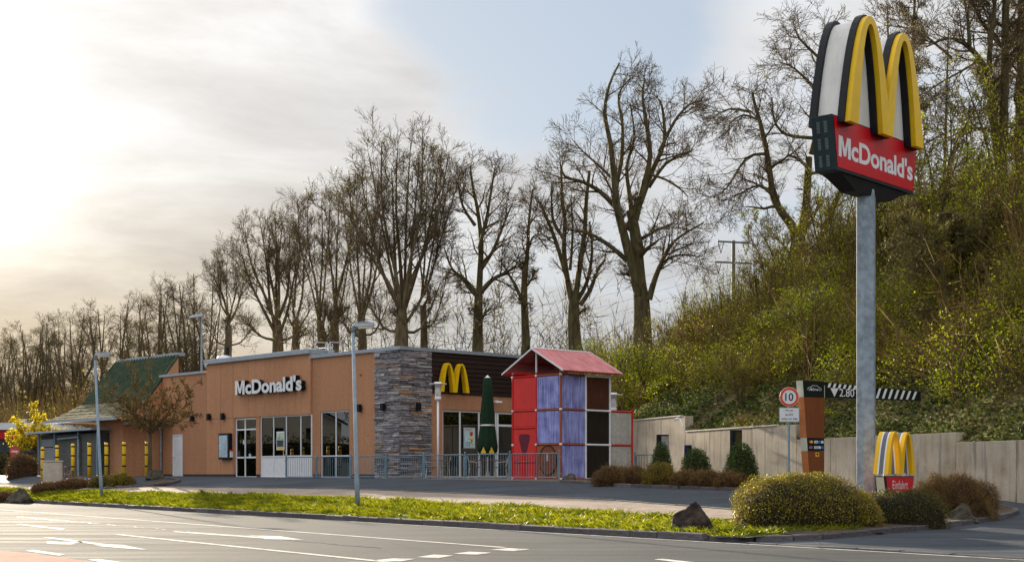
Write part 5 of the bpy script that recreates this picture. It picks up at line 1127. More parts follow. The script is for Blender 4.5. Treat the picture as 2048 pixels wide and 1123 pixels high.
class Tree:
    def __init__(s, seed, maxl=4, cc=(0, 6, 6, 6), wander=.16, up=.10, rmin=.010, ratio=(.38, .62), ang=(30, 60), gnarl=0.0, bud=.5, budsize=.1):
        s.r = random.Random(seed); s.maxl = maxl; s.cc = cc; s.wander = wander; s.up = up; s.rmin = rmin; s.ratio = ratio; s.ang = ang; s.T = []; s.C = []; s.B = []; s.bud = bud; s.budsize = budsize; s.gnarl = gnarl
    def rv(s): return Vector((s.r.gauss(0, 1), s.r.gauss(0, 1), s.r.gauss(0, 1)))
    def emit(s, lvl, pts, rr): (s.T if lvl <= 1 else s.C).append((pts, rr, 8 if lvl == 0 else 6 if lvl == 1 else 4 if lvl == 2 else 3))
    def side(s, d):
        a = math.radians(s.r.uniform(*s.ang)); q = s.rv(); q -= d*q.dot(d); q.normalize(); return (d*math.cos(a)+q*math.sin(a)).normalized()
    def spawn(s, pts, rr, L, lvl, n, t0=.2):
        k = len(pts)-1
        for i in range(n):
            t = t0+(1-t0)*((i+s.r.random())/n); f = t*k; j = min(int(f), k-1); p = pts[j].lerp(pts[j+1], f-j); d = (pts[j+1]-pts[j]).normalized(); ra = rr[j]+(rr[j+1]-rr[j])*(f-j)
            s.grow(p, s.side(d), L*s.r.uniform(*s.ratio)*(1.15-.45*t), ra*s.r.uniform(.34, .58), lvl)
    def grow(s, p, d, L, r, lvl):
        n = 1 if lvl >= s.maxl else 3 if lvl == s.maxl-1 else 5; r = max(r, s.rmin); re = max(r*(.3 if lvl < s.maxl else .5), s.rmin*.55); pts = [p.copy()]; rr = [r]
        for i in range(n):
            w = s.wander*(1.6 if lvl >= 3 else 1); d = (d+s.rv()*w*.6+Vector((0, 0, s.up*(1 if lvl < 4 else .6)))).normalized(); p = p+d*(L/n); pts.append(p.copy()); rr.append(r+(re-r)*(i+1)/n)
        s.emit(lvl, pts, rr)
        if lvl < s.maxl:
            s.spawn(pts, rr, L, lvl+1, s.cc[min(lvl, len(s.cc)-1)])
            s.grow(pts[-1], d, L*.3, re, max(lvl+1, s.maxl))
        elif s.r.random() < s.bud: s.B.append(tuple(pts[-1]))
    def limb(s, pts, r0, r1, n=6, L=None, lvl=1, t0=.25):
        """hand-laid limb, smoothed, then sprouting"""
        pts = [Vector(p) for p in pts]; q = []
        for i in range(len(pts)-1):
            for k in range(3):
                t = k/3; p0 = pts[max(i-1, 0)]; p1 = pts[i]; p2 = pts[i+1]; p3 = pts[min(i+2, len(pts)-1)]
                q.append(.5*((2*p1)+(p2-p0)*t+(2*p0-5*p1+4*p2-p3)*t*t+(3*p1-p0-3*p2+p3)*t**3))
        q.append(pts[-1]); rr = [r0+(r1-r0)*i/(len(q)-1) for i in range(len(q))]
        s.emit(min(lvl, 1), q, rr); tot = sum((b-a).length for a, b in zip(q, q[1:])); s.spawn(q, rr, L or tot*.5, lvl+1, n, t0)
    def meshes(s, bark, twig, bud, name):
        rng = np.random.default_rng(1); tm = npm(name+'_trunk', [(V, Q, 0) for V, Q in tubes(s.T)], [bark], True)
        parts = [(V, Q, 0) for V, Q in tubes(s.C)]
        if s.B:
            B = np.array(s.B); k = 2; B = np.repeat(B, k, 0)+rng.normal(scale=s.budsize*.5, size=(len(B)*k, 3)); V, Q = leaves(B, s.budsize*rng.uniform(.6, 1.2, len(B)), rng); parts.append((V, Q, 1))
        return tm, npm(name+'_crown', parts, [twig, bud], False)
def plant_tree(meshes, label, cat, loc, rotz, sc, group=None, name='bare_tree'):
    t = thing(name, label, cat, loc, rotz, group); t.scale = (sc, sc, sc) if not hasattr(sc, '__len__') else sc
    obj('trunk', meshes[0], t); obj('crown', meshes[1], t); return t
def vase_tree(seed, Ht=20, spread=.20, trunk=.22, nl=8, **kw):
    T = Tree(seed, **kw); r = T.r; th = Ht*trunk; r0 = Ht*.023
    lean = Vector((r.uniform(-.02, .02), r.uniform(-.02, .02), 1)); pts = [Vector((0, 0, -1.0)), Vector((0, 0, 0)), lean*th*.5, lean*th, lean*th*1.3]
    T.emit(0, pts, [r0*1.35, r0*1.15, r0*.95, r0*.9, r0*.6])
    for i in range(nl):
        a = 2*math.pi*(i+r.random()*.7)/nl; h0 = th*r.uniform(.75, 1.3); rad = Ht*spread*r.uniform(.55, 1.15)*(1 if i % 3 else .35); top = Ht*(.93-.20*min(1, rad/(Ht*spread)))*r.uniform(.92, 1.03)
        c = Vector((math.cos(a), math.sin(a), 0)); p0 = lean*h0
        T.limb([p0, p0+c*rad*.38+Vector((0, 0, (top-h0)*.2)), p0+c*rad*.75+Vector((r.uniform(-.7, .7), r.uniform(-.7, .7), (top-h0)*.5)), Vector((c.x*rad*1.1+r.uniform(-.8, .8), c.y*rad*1.1+r.uniform(-.8, .8), top))], r0*r.uniform(.36, .55), r0*.07, 13, L=Ht*.175, t0=.28)
    for i in range(2):   # low side limbs
        a = r.uniform(0, 2*math.pi); h0 = th*r.uniform(.6, 1.1); c = Vector((math.cos(a), math.sin(a), 0)); T.limb([lean*h0, lean*h0+c*Ht*.1+Vector((0, 0, .3)), lean*h0+c*Ht*spread*1.1+Vector((0, 0, Ht*.10))], r0*.28, r0*.06, 6, L=Ht*.13)
    return T
PROT = []
for i, (sd, sp_, tr, nl) in enumerate(((11, .145, .24, 7), (12, .125, .27, 6), (13, .165, .2, 9), (14, .115, .3, 6), (15, .15, .22, 7))):
    PROT.append(vase_tree(sd, 20, sp_, tr, nl, cc=(0, 7, 7, 5), up=.05, wander=.22, bud=.5, budsize=.10, rmin=.012, ang=(30, 65), ratio=(.4, .72)).meshes(m_bark, m_twig, m_bud, 'bare_tree'))
# row behind the restaurant: (pixel x, top y, prototype, rotation, label)
row = [(405, 520, 1, 2.2, 'bare tree behind the slim floodlight mast'), (365, 540, 3, 3.9, 'bare tree above the right end of the green roof'), (325, 552, 2, 5.6, 'bare tree above the ridge of the green roof'), (275, 588, 0, .4, 'bare tree above the middle of the green roof'), (228, 586, 4, 3.0, 'bare tree right of the slim street lamp head'), (190, 598, 1, 4.8, 'bare tree right behind the slim street lamp head'),
       (150, 606, 3, 1.6, 'bare tree left of the slim street lamp head'), (118, 628, 2, 2.9, None), (88, 630, 0, 4.4, None), (62, 630, 4, .8, None), (35, 642, 1, 5.2, None), (5, 655, 3, 2.1, None), (-30, 660, 2, .2, None)]
far_lb = ['bare tree of the far wood above the left part of the green roof', 'bare tree of the far wood straight above the yellow leaved tree', 'bare tree of the far wood above the store shed corner', 'bare tree of the far wood above the no entry sign', 'bare tree of the far wood closest to the left edge', 'bare tree of the far wood half cut by the left edge']
for px, top, k, rz, lb in row:
    Y = 18.6*F/(HZ-top); x = XX(px, Y); sc = (ZZ(top, Y)-1.0)/18.2; wd = 1.05
    plant_tree(PROT[k], lb or far_lb.pop(0), 'tree', (x, Y, 1.0), rz, (sc*wd, sc*wd, sc), 'bare trees behind the restaurant')
# a second, thinner row beyond
rr = random.Random(21)
for i in range(6):
    px = 10+i*110+rr.uniform(-15, 15); Y = 225-i*10.0; topz = 16-.2*i; plant_tree(PROT[rr.randrange(5)], 'bare tree of the further row seen between the nearer trunks', 'tree', (XX(px, Y), Y, 1.0), rr.uniform(0, 6), (topz/22, topz/22, topz/20), 'further row of bare trees')
# ---- hand shaped trees
def fan_tree(label, seed, base, Y, split, tips, r0, low=(), **k2):
    limbs = [([(base[0], base[1]+25), base, ((base[0]+split[0])/2+1, (base[1]+split[1])/2), split], r0, r0*.72, 1)]; rr_ = random.Random(seed)
    for i, (tx, ty) in enumerate(tips):
        sx, sy = split[0]+rr_.uniform(-3, 3), split[1]+rr_.uniform(-25, 45); f1, f2 = rr_.uniform(.32, .5), rr_.uniform(.68, .86)
        limbs.append(([(sx, sy), (sx+(tx-sx)*f1, sy+(ty-sy)*.28), (sx+(tx-sx)*f2+rr_.uniform(-6, 6), sy+(ty-sy)*.62), (tx, ty)], r0*rr_.uniform(.22, .34), r0*.06, 12))
    for tx, ty in low: limbs.append(([(split[0], split[1]+40), (split[0]*.5+tx*.5, split[1]+32), (tx, ty)], r0*.25, r0*.07, 8))
    return px_tree('fan_tree', label, seed, base, Y, limbs, m_bark, dep=.75, t0=.36, **k2)
def px_tree(name, label, seed, base, Y, limbs, bark=m_bark, gz=None, dep=.35, kw=None, Lc=None, t0=.2):
    """limbs: list of (pixel polyline, r0 px, r1 px, shoots); depth is spread per limb"""
    kw = dict(cc=(0, 7, 7, 5), up=.05, wander=.22, bud=.3, budsize=.08, rmin=.011, ratio=(.4, .75)) | (kw or {}); T = Tree(seed, **kw); sc = Y/F; bx, by = base; r = T.r
    bw = P(bx, by, Y); rel = Vector((bw.x, Y, 0))-WP0; q_, m_ = rel.dot(WQ), rel.dot(WD); gz_ = hill(q_, m_) if q_ > .1 else Hxy(bw.x, Y)
    pl0 = limbs[0][0]; yg = HZ-(gz_-.4-EYE)*F/Y
    if yg > pl0[0][1]+4: limbs = [([(pl0[0][0], yg)]+list(pl0), limbs[0][1]*1.12, limbs[0][2], limbs[0][3])]+list(limbs[1:])     # carry the trunk down into the ground
    for li, (pl, r0, r1, n) in enumerate(limbs):
        th = r.uniform(-dep, dep) if li else 0; pts = []; d0 = None
        for (a, b) in pl:
            h = (by-b)*sc; dx = (a-bx)*sc; pts.append((dx, th*abs(dx)+th*.12*max(h, 0), h))
        T.limb(pts, r0*sc*.86, r1*sc*.75, n+1, L=Lc or 3.2, lvl=0 if li == 0 else 1, t0=.6 if li == 0 else t0)
    m = T.meshes(bark, m_twig, m_bud, name); p = P(bx, by, Y)
    return plant_tree(m, label, 'tree', (p.x, Y, p.z), 0, 1.0, None, 'bare_tree')
kwf = dict(cc=(0, 6, 6, 5), up=.09, wander=.2, bud=.45, budsize=.09, rmin=.0105, ang=(22, 52), ratio=(.42, .8))
fan_tree('tallest bare tree with a broad fan shaped crown above the stone corner', 41, (802, 705), 78, (803, 622), [(705, 395), (722, 350), (742, 318), (768, 296), (792, 288), (820, 282), (848, 284), (874, 296), (896, 322), (912, 360), (840, 330), (785, 340)], 20, [(730, 590), (880, 560)], Lc=2.6, kw=kwf)
fan_tree('bare tree rising just right of the tallest one', 42, (848, 705), 80, (846, 610), [(880, 330), (905, 350), (860, 320), (830, 350)], 11, [(890, 560)], Lc=2.2, kw=kwf)
fan_tree('round topped bare tree above the middle of the white lettering', 43, (556, 715), 98, (553, 640), [(486, 500), (500, 465), (520, 442), (545, 435), (570, 445), (588, 470), (600, 500), (540, 470)], 16, [(490, 640), (620, 620)], Lc=2.5, kw=kwf)
fan_tree('bare tree above the end of the white lettering', 44, (590, 712), 96, (592, 640), [(575, 470), (600, 440), (620, 460)], 12, (), Lc=2.2, kw=kwf)
fan_tree('tall slim bare tree left of the roof ladder', 45, (645, 712), 92, (640, 640), [(592, 395), (618, 398), (640, 392), (660, 400)], 13, [(690, 600)], Lc=2.3, kw=kwf)
fan_tree('bare tree between the roof ladder and the tall street lamp', 46, (668, 710), 90, (668, 620), [(655, 400), (680, 385), (700, 400), (705, 440)], 14, (), Lc=2.3, kw=kwf)
fan_tree('bare tree standing behind the head of the tall street lamp', 47, (725, 708), 88, (722, 630), [(690, 400), (712, 370), (735, 360), (755, 380), (765, 420)], 13, [(670, 600), (780, 600)], Lc=2.4, kw=kwf)
fan_tree('bare tree above the start of the white lettering', 48, (455, 715), 112, (457, 650), [(420, 540), (436, 518), (455, 508), (475, 520), (488, 545)], 11, [(410, 640), (500, 650)], Lc=2.4, kw=kwf)
px_tree('great_tree', 'great bare tree with forked trunk right of the play tower roof', 31, (1285, 655), 74, [
    ([(1285, 700), (1285, 655), (1283, 600), (1278, 560), (1272, 480), (1262, 420)], 24, 13, 3),
    ([(1278, 590), (1262, 530), (1245, 470), (1232, 420), (1225, 360), (1218, 300), (1206, 240), (1215, 185), (1235, 140)], 13, 2.2, 12),
    ([(1232, 420), (1200, 390), (1165, 372), (1128, 362), (1118, 335)], 6.5, 2, 8),
    ([(1262, 530), (1235, 505), (1200, 480), (1165, 465), (1130, 462)], 7, 2, 6),
    ([(1240, 440), (1232, 380), (1243, 320), (1245, 250), (1237, 190), (1262, 155)], 7, 1.8, 10),
    ([(1268, 470), (1262, 400), (1255, 330), (1270, 270), (1262, 200)], 7, 1.8, 9),
    ([(1270, 440), (1288, 370), (1300, 310), (1293, 250), (1285, 190), (1290, 160)], 9, 2, 10),
    ([(1282, 400), (1305, 340), (1330, 280), (1328, 220), (1322, 195)], 8, 2, 10),
    ([(1300, 370), (1335, 320), (1370, 300), (1395, 285)], 5, 1.6, 8),
    ([(1320, 300), (1350, 240), (1380, 205), (1408, 195)], 5, 1.6, 9),
    ([(1300, 350), (1330, 360), (1360, 380), (1375, 395)], 3.5, 1.4, 5),
    ([(1228, 350), (1200, 320), (1170, 290), (1150, 265)], 4, 1.4, 8),
    ([(1297, 600), (1308, 560), (1320, 530), (1335, 500), (1355, 480), (1400, 455)], 8, 1.6, 11),
    ([(1320, 530), (1350, 515), (1395, 520)], 4, 1.2, 8), ([(1285, 475), (1320, 455), (1350, 440)], 5, 1.5, 7)], m_barkmoss, dep=.5, Lc=2.9)
px_tree('lopped_tree', 'lopped many stemmed tree with ivy left of the play tower ridge', 32, (1150, 690), 78, [
    ([(1152, 720), (1150, 690), (1147, 640), (1148, 600)], 19, 14, 2),
    ([(1145, 610), (1135, 560), (1128, 500), (1130, 440), (1125, 400), (1122, 330)], 8, 3, 8), ([(1135, 560), (1110, 480), (1090, 430), (1080, 405)], 6, 2.5, 8),
    ([(1150, 600), (1158, 540), (1168, 470), (1172, 400), (1178, 345)], 8, 4, 7), ([(1155, 600), (1175, 560), (1185, 500), (1180, 440)], 6, 2.5, 6), ([(1160, 610), (1180, 580), (1195, 540), (1210, 520)], 6, 3, 5), ([(1128, 480), (1105, 440), (1103, 370)], 5, 2, 8), ([(1140, 540), (1145, 470), (1142, 400)], 4, 2, 6)], m_barkmoss, Lc=2.2, kw=dict(up=.03, rmin=.010))
px_tree('leaning_tree', 'thin crooked tree between the lopped tree and the spreading one', 33, (1052, 690), 80, [
    ([(1050, 715), (1052, 690), (1050, 640), (1048, 590), (1050, 540)], 11, 8, 2), ([(1050, 550), (1055, 500), (1058, 440), (1065, 380)], 6.5, 2, 9), ([(1048, 610), (1030, 570), (1015, 545), (1000, 520)], 5, 1.6, 7), ([(1056, 500), (1070, 470), (1095, 500)], 3, 1.3, 6), ([(1058, 450), (1075, 430)], 3, 1.2, 5)], m_barkmoss, Lc=2.0)
px_tree('spreading_tree', 'spreading bare tree above the yellow arches on the wall', 34, (955, 700), 80, [
    ([(955, 725), (955, 700), (956, 640), (957, 590)], 15, 11, 2), ([(957, 600), (960, 540), (962, 480), (955, 420), (945, 370), (940, 330)], 9, 2, 12), ([(957, 590), (985, 560), (1015, 545), (1035, 530)], 7, 1.8, 8), ([(960, 540), (985, 500), (1005, 450), (1025, 400)], 6, 1.6, 10), ([(957, 590), (930, 560), (905, 540), (890, 500)], 6, 1.6, 9), ([(958, 500), (975, 430), (985, 370), (990, 340)], 5, 1.5, 10), ([(950, 450), (925, 410), (915, 360)], 4.5, 1.5, 9)], m_barkmoss, Lc=2.7)
px_tree('cliff_tree', 'two stemmed bare tree on the slope left of the tall pylon sign', 35, (1590, 545), 70, [
    ([(1590, 580), (1590, 545), (1592, 510), (1594, 480)], 22, 16, 1), ([(1594, 490), (1585, 455), (1562, 425), (1545, 395), (1538, 350), (1530, 300), (1518, 250), (1506, 210), (1502, 190)], 12, 3, 14),
    ([(1594, 490), (1605, 460), (1613, 420), (1618, 360), (1622, 310)], 14, 9, 4), ([(1620, 340), (1600, 320), (1575, 308)], 5, 2.5, 5), ([(1622, 310), (1635, 250), (1640, 180), (1642, 110), (1650, 60)], 9, 2.5, 16), ([(1625, 280), (1570, 272), (1545, 245), (1540, 200)], 4.5, 1.6, 10), ([(1545, 395), (1515, 375), (1480, 390), (1460, 400)], 4, 1.5, 8), ([(1530, 310), (1490, 320), (1450, 380), (1420, 400)], 4, 1.3, 11), ([(1518, 250), (1480, 240), (1450, 260)], 3.5, 1.3, 9), ([(1508, 215), (1470, 205), (1440, 215)], 3.5, 1.3, 9), ([(1630, 180), (1590, 140), (1570, 130)], 4, 1.3, 10), ([(1640, 120), (1600, 80), (1590, 60)], 4, 1.3, 8),
    ([(1612, 560), (1640, 490), (1660, 430), (1690, 370), (1720, 320)], 11, 5, 9), ([(1590, 520), (1565, 490), (1545, 470)], 3.5, 1.4, 7)], m_barkmoss, Lc=2.8, kw=dict(up=.0, wander=.24))
px_tree('edge_tree', 'large branching tree on the slope at the right edge of the photo', 36, (2010, 700), 58, [
    ([(2012, 760), (2010, 700), (2005, 600), (2006, 480), (2002, 400), (2004, 300), (2008, 200), (2010, 100), (2012, -40)], 20, 9, 12), ([(2002, 380), (1985, 280), (1972, 180), (1950, 130), (1915, 100), (1880, 92), (1835, 112)], 11, 2.5, 16), ([(1972, 170), (1975, 90), (1985, 0), (1990, -60)], 7, 3, 12), ([(1925, 105), (1918, 40), (1900, -20)], 5, 2, 10), ([(2000, 265), (1960, 252), (1910, 255), (1862, 278)], 4.5, 1.6, 10), ([(2010, 100), (1960, 40), (1930, -40)], 6, 2, 12), ([(2010, 60), (2060, 20)], 6, 2, 8), ([(1950, 130), (1900, 160), (1850, 190), (1832, 210)], 3.5, 1.2, 12), ([(1920, 100), (1860, 40), (1800, 20)], 4, 1.3, 12)], m_barkmoss, Lc=2.6, kw=dict(bud=.6, budsize=.075))
px_tree('edge_tree_b', 'second dark trunk beside the large tree at the right edge', 37, (2035, 640), 60, [([(2035, 720), (2035, 640), (2032, 500), (2036, 350), (2040, 180), (2042, 20), (2045, -60)], 16, 8, 12), ([(2035, 400), (2075, 300)], 6, 2, 5), ([(2038, 330), (2000, 220), (1985, 150)], 5, 1.8, 10)], m_barkmoss, Lc=2.4, kw=dict(bud=.6, budsize=.075))
px_tree('upright_tree', 'slender upright bare tree behind the right half of the arches', 38, (1822, 560), 75, [([(1822, 620), (1822, 560), (1822, 400), (1824, 250), (1826, 120), (1830, -20)], 9, 3, 18), ([(1790, 620), (1795, 450), (1780, 300), (1770, 150), (1765, 20)], 7, 2, 12), ([(1880, 620), (1885, 450), (1890, 250), (1895, 60)], 6, 2, 11)], m_bark, Lc=2.4, kw=dict(bud=.5))
px_tree('thorn_tree', 'leafy twisted thorn tree on the slope right of the height bar', 39, (1935, 830), 48, [([(1938, 880), (1935, 830), (1930, 700), (1930, 600), (1932, 520), (1928, 470)], 11, 3.5, 12), ([(1930, 620), (1890, 570), (1860, 545), (1820, 520)], 4, 1.3, 9), ([(1930, 560), (1895, 520), (1850, 480), (1810, 460)], 4, 1.3, 10), ([(1932, 520), (1960, 480), (1990, 450)], 3.5, 1.2, 9), ([(1930, 660), (1880, 670), (1850, 650)], 3, 1.2, 8), ([(1932, 700), (1975, 620), (2000, 560)], 3.5, 1.2, 9)], m_barkmoss, Lc=1.8, kw=dict(bud=1.0, budsize=.12))
# saplings and the small street tree
def round_tree(seed, Ht, rad, z0, nl, **kw):
    T = Tree(seed, **kw); r0 = Ht*.016; T.emit(0, [Vector((0, 0, -.2)), Vector((.02, 0, z0*.5)), Vector((0, .02, z0)), Vector((0, 0, z0*1.5))], [r0*1.3, r0, r0*.9, r0*.5]); r = T.r
    for i in range(nl):
        a = 2*math.pi*i/nl+r.uniform(-.3, .3); e = r.uniform(.1, 1.35); c = Vector((math.cos(a)*math.cos(e), math.sin(a)*math.cos(e), math.sin(e))); p0 = Vector((0, 0, z0*r.uniform(.85, 1.35))); L = rad*r.uniform(.85, 1.15)*(1+.35*math.sin(e)); T.limb([p0, p0+c*L*.45+Vector((0, 0, .06)), p0+c*L+Vector((0, 0, L*.12))], r0*.45, r0*.1, 8, L=rad*.55)
    return T
p = P(299, 957, 61.5); gz = Hxy(p.x, p.y)
yt = round_tree(51, 5.2, 1.95, 2.0, 18, cc=(0, 6, 6, 5), up=.05, wander=.2, rmin=.0115, bud=.15, budsize=.05).meshes(m_bark, m_twigw, m_bud, 'street_tree'); plant_tree(yt, 'small bare round crowned tree before the green roof', 'tree', (p.x, p.y, gz), 0, 1.0, None, 'young_tree')
p = P(70, 900, 90); yt = round_tree(52, 5.4, 1.45, 1.6, 12, cc=(0, 6, 5, 4), up=.1, wander=.2, rmin=.012, bud=.7, budsize=.17, maxl=4).meshes(m_bark, m_twig, m_lyell, 'yellow_tree'); plant_tree(yt, 'small tree in bright yellow spring leaf beside the store shed', 'tree', (p.x, p.y, .9), 0, 1.05, None, 'yellow_tree')
# ---- scrub
def leaves3(Pt, size, rng):
    n = len(Pt); a = rng.normal(size=(n, 3)); a /= np.linalg.norm(a, axis=1, keepdims=True)+1e-9; b = rng.normal(size=(n, 3)); b -= a*(a*b).sum(1, keepdims=True); b /= np.linalg.norm(b, axis=1, keepdims=True)+1e-9
    s = np.asarray(size).reshape(-1, 1)*np.ones((n, 1)); return np.stack([Pt-a*s*.5-b*s*.3, Pt-a*s*.2+b*s*.42, Pt+a*s*.6], 1).reshape(-1, 3), np.arange(3*n).reshape(-1, 3)
def clump_cloud(rng, centers, rads, nleaf, ntwig, lsize, twr=.010, flat=.55, outer=.35, tlen=1.0):
    LP, LS, A, B = [], [], [], []
    for c, rad in zip(centers, rads):
        n = int(nleaf*rng.uniform(.6, 1.3)); v = rng.normal(size=(n, 3)); v /= np.linalg.norm(v, axis=1, keepdims=True); v *= (outer+(1-outer)*rng.random((n, 1)))**.6; v[:, 2] = np.abs(v[:, 2])*1.0+rng.normal(scale=.15, size=n)
        LP.append(c+v*np.array(rad)); LS.append(lsize*rng.uniform(.55, 1.3, n))
        m = int(ntwig*rng.uniform(.6, 1.3)); v = rng.normal(size=(m, 3)); v /= np.linalg.norm(v, axis=1, keepdims=True); v[:, 2] = np.abs(v[:, 2]); s = rng.uniform(.1, .75, (m, 1)); a = c+v*np.array(rad)*s; d = v*np.array(rad)*rng.uniform(.3, .7, (m, 1))*tlen+rng.normal(scale=.22, size=(m, 3)); d[:, 2] += .15
        A.append(a); B.append(a+d)
    return np.concatenate(LP), np.concatenate(LS), np.concatenate(A), np.concatenate(B)
def scrub(name, label, rng, centers, rads, nleaf, ntwig, lsize, lm, tm, kind='stuff', cat=None, twr=.011, core=None):
    LP, LS, A, B = clump_cloud(rng, centers, rads, nleaf, ntwig, lsize)
    lv = leaves3(LP, LS*1.15, rng); tw = twigs(A, B, twr*rng.uniform(.6, 1.6, len(A))); return tag(obj(name, npm(name, [(*lv, 0), (*tw, 1)], [lm, tm])), label, cat, None, kind)
rng = np.random.default_rng(77)
def hill_pts(n, q0, q1, m0, m1, rng):
    out = []
    for _ in range(n):
        q, m = rng.uniform(q0, q1), rng.uniform(m0, m1); p = WM(m, q, hill(q, m)); out.append((p.x, p.y, p.z))
    return np.array(out)
def rads(n, a, b, hz, rng): r = rng.uniform(a, b, n); return np.stack([r, r, r*hz*rng.uniform(.7, 1.3, n)], 1)
c = np.concatenate([hill_pts(300, 2.2, 15, -10, 34, rng), hill_pts(80, 1.5, 8, 33, 60, rng)]); scrub('hillside_scrub', 'dense olive brown scrub covering the hillside', rng, c, rads(len(c), .9, 1.7, 1.15, rng), 540, 180, .07, m_lolive, m_twigw)
c = np.concatenate([hill_pts(230, 1.6, 14, -10, 36, rng), hill_pts(60, 1.2, 6, 34, 58, rng)]); scrub('hillside_leaves', 'fresh green leafy undergrowth on the hillside', rng, c, rads(len(c), .7, 1.5, 1.3, rng), 850, 60, .066, m_lgreen, m_twig)
c = np.concatenate([hill_pts(60, 3.5, 15, -10, 34, rng), hill_pts(22, 2, 7, 33, 58, rng)]); scrub('tall_green_shrubs', 'tall fresh green shrubs growing up the slope', rng, c, rads(len(c), 1.0, 1.9, 1.9, rng), 1800, 200, .072, m_lgreen, m_twig)
c = np.concatenate([hill_pts(60, 4.5, 16, -10, 34, rng), hill_pts(18, 2, 7, 33, 58, rng)]); scrub('tall_olive_shrubs', 'tall olive brown shrubs growing up the slope', rng, c, rads(len(c), 1.0, 2.0, 2.0, rng), 1300, 460, .066, m_lolive, m_twigw)
# thin saplings along the crest and behind the terrace
A, B = [], []
for _ in range(620):
    q, m = rng.uniform(1.0, 14), rng.uniform(-8, 75); p = WM(m, q, hill(q, m)); d = np.array([rng.normal(scale=.5), rng.normal(scale=.5), rng.uniform(2.0, 4.2)]); a = np.array(p); A.append(a); B.append(a+d)
    for k in range(9): f = rng.uniform(.3, 1); A.append(a+d*f); B.append(a+d*f+rng.normal(scale=.45, size=3)+np.array([0, 0, .4]))
A, B = np.array(A), np.array(B); tag(obj('saplings', npm('saplings', [(*twigs(A, B, .02), 0), (*leaves(B[::2]+rng.normal(scale=.1, size=B[::2].shape), .09, rng), 1)], [m_twigw, m_lgreen])), 'thin bare saplings standing all over the slope', None, None, 'stuff')
# thicket at the far left
c = np.array([(XX(rng.uniform(-60, 235), y_), y_, rng.uniform(.5, 2.2)) for y_ in rng.uniform(100, 135, 70)]); scrub('brown_thicket', 'brown twiggy thicket behind the shed and the yellow tree', rng, c, rads(len(c), 2.0, 3.6, 1.5, rng), 130, 330, .16, m_lolive, m_twigw, twr=.028)
# low leafy growth under the tree row
c = np.array([(XX(px, y_), y_, rng.uniform(1, 3)) for px, y_ in zip(rng.uniform(230, 1200, 60), rng.uniform(84, 110, 60))]); scrub('row_undergrowth', 'thin leafy undergrowth below the tree row', rng, c, rads(len(c), 1.2, 2.4, 1.5, rng), 130, 140, .10, m_lgreen, m_twig, twr=.016)
A, B = [], []
for _ in range(150):
    y_ = rng.uniform(80, 100); a = np.array([XX(rng.uniform(560, 1260), y_), y_, 1.0]); d = np.array([rng.normal(scale=.6), rng.normal(scale=.6), rng.uniform(8.0, 12.5)]); A.append(a); B.append(a+d)
    for k in range(26): f = rng.uniform(.35, 1); e = a+d*f; A.append(e); B.append(e+rng.normal(scale=.7, size=3)+np.array([0, 0, .7]))
A, B = np.array(A), np.array(B); tag(obj('row_saplings', npm('row_saplings', [(*twigs(A, B, .022), 0), (*leaves(B+rng.normal(scale=.15, size=B.shape), .10, rng), 1)], [m_twig, m_lgreen])), 'thin saplings in first leaf between the trunks of the row', None, None, 'stuff')
# ivy and dead leaves above the wall
def ground_leaves(name, label, n, q0, q1, m0, m1, size, mat, rng, lift=.12, pw=1.0):
    q = q0+(q1-q0)*rng.random(n)**pw; m = rng.uniform(m0, m1, n); Pt = np.array([tuple(WM(b, a, hill(a, b))) for a, b in zip(q, m)]); Pt[:, 2] += rng.uniform(.0, lift, n); tag(obj(name, npm(name, [(*leaves(Pt, size*rng.uniform(.6, 1.3, n), rng, .45, .8), 0)], [mat])), label, None, None, 'stuff')
ground_leaves('ivy', 'glossy ivy trailing over the slope above the wall', 40000, .22, 6.0, -14, 28, .125, m_ivy, rng, .22, 1.5); ground_leaves('leaf_litter', 'dead leaves strewn over the slope', 9000, .3, 9, -12, 26, .10, m_litl, rng, .06)
# ---- individual bushes on the slope
def bush(name, label, px, py, Y, w, hgt, lm, tm, nl, nt, ls, seed, dz=0.0, cat='bush'):
    r = np.random.default_rng(seed); p = P(px, py, Y); n = 16; cs = np.array([(0, 0, 0)]*1+[(r.normal(scale=w*.42), r.normal(scale=w*.42), abs(r.normal(scale=hgt*.32))) for _ in range(n-1)]); rd = rads(n, w*.28, w*.5, hgt/w*.8, r)
    LP, LS, A, B = clump_cloud(r, cs, rd, nl/n, nt/n, ls); t = thing(name, label, cat, (p.x, Y, p.z)); obj('foliage', npm('foliage', [(*leaves(LP, LS, r), 0)], [lm]), t); obj('twigs', npm('twigs', [(*twigs(A, B, .011*r.uniform(.6, 1.6, len(A))), 0)], [tm]), t)
    T = Tree(seed, maxl=2, cc=(0, 4), rmin=.012); 
    for i in range(6): T.grow(Vector((0, 0, -.2)), Vector((r.normal(scale=.4), r.normal(scale=.4), 1)).normalized(), hgt*.8, .04, 1)
    obj('stem', npm('stem', [(V, Q, 0) for V, Q in tubes(T.T+T.C)], [m_bark], True), t)
bush('leafy_bush', 'bright green bush right behind the play tower roof', 1290, 770, 63, 2.2, 2.6, m_lgreen, m_twig, 6500, 700, .085, 61)
bush('leafy_bush', 'fresh green rounded bush above the speed limit sign', 1625, 660, 56, 2.2, 2.2, m_lgreen, m_twig, 6500, 700, .08, 62)
bush('leafy_bush', 'loose yellowish bush below the electricity mast', 1450, 690, 66, 2.6, 2.6, m_lolive, m_twigw, 4500, 2600, .08, 63)
bush('leafy_bush', 'green bush behind the brown totem and height bar', 1668, 860, 50, 1.3, 1.2, m_lgreen, m_twig, 3500, 400, .07, 64)
bush('leafy_bush', 'large green bush right of the pylon pole', 1830, 640, 56, 2.6, 2.6, m_lgreen, m_twig, 6500, 900, .08, 65)
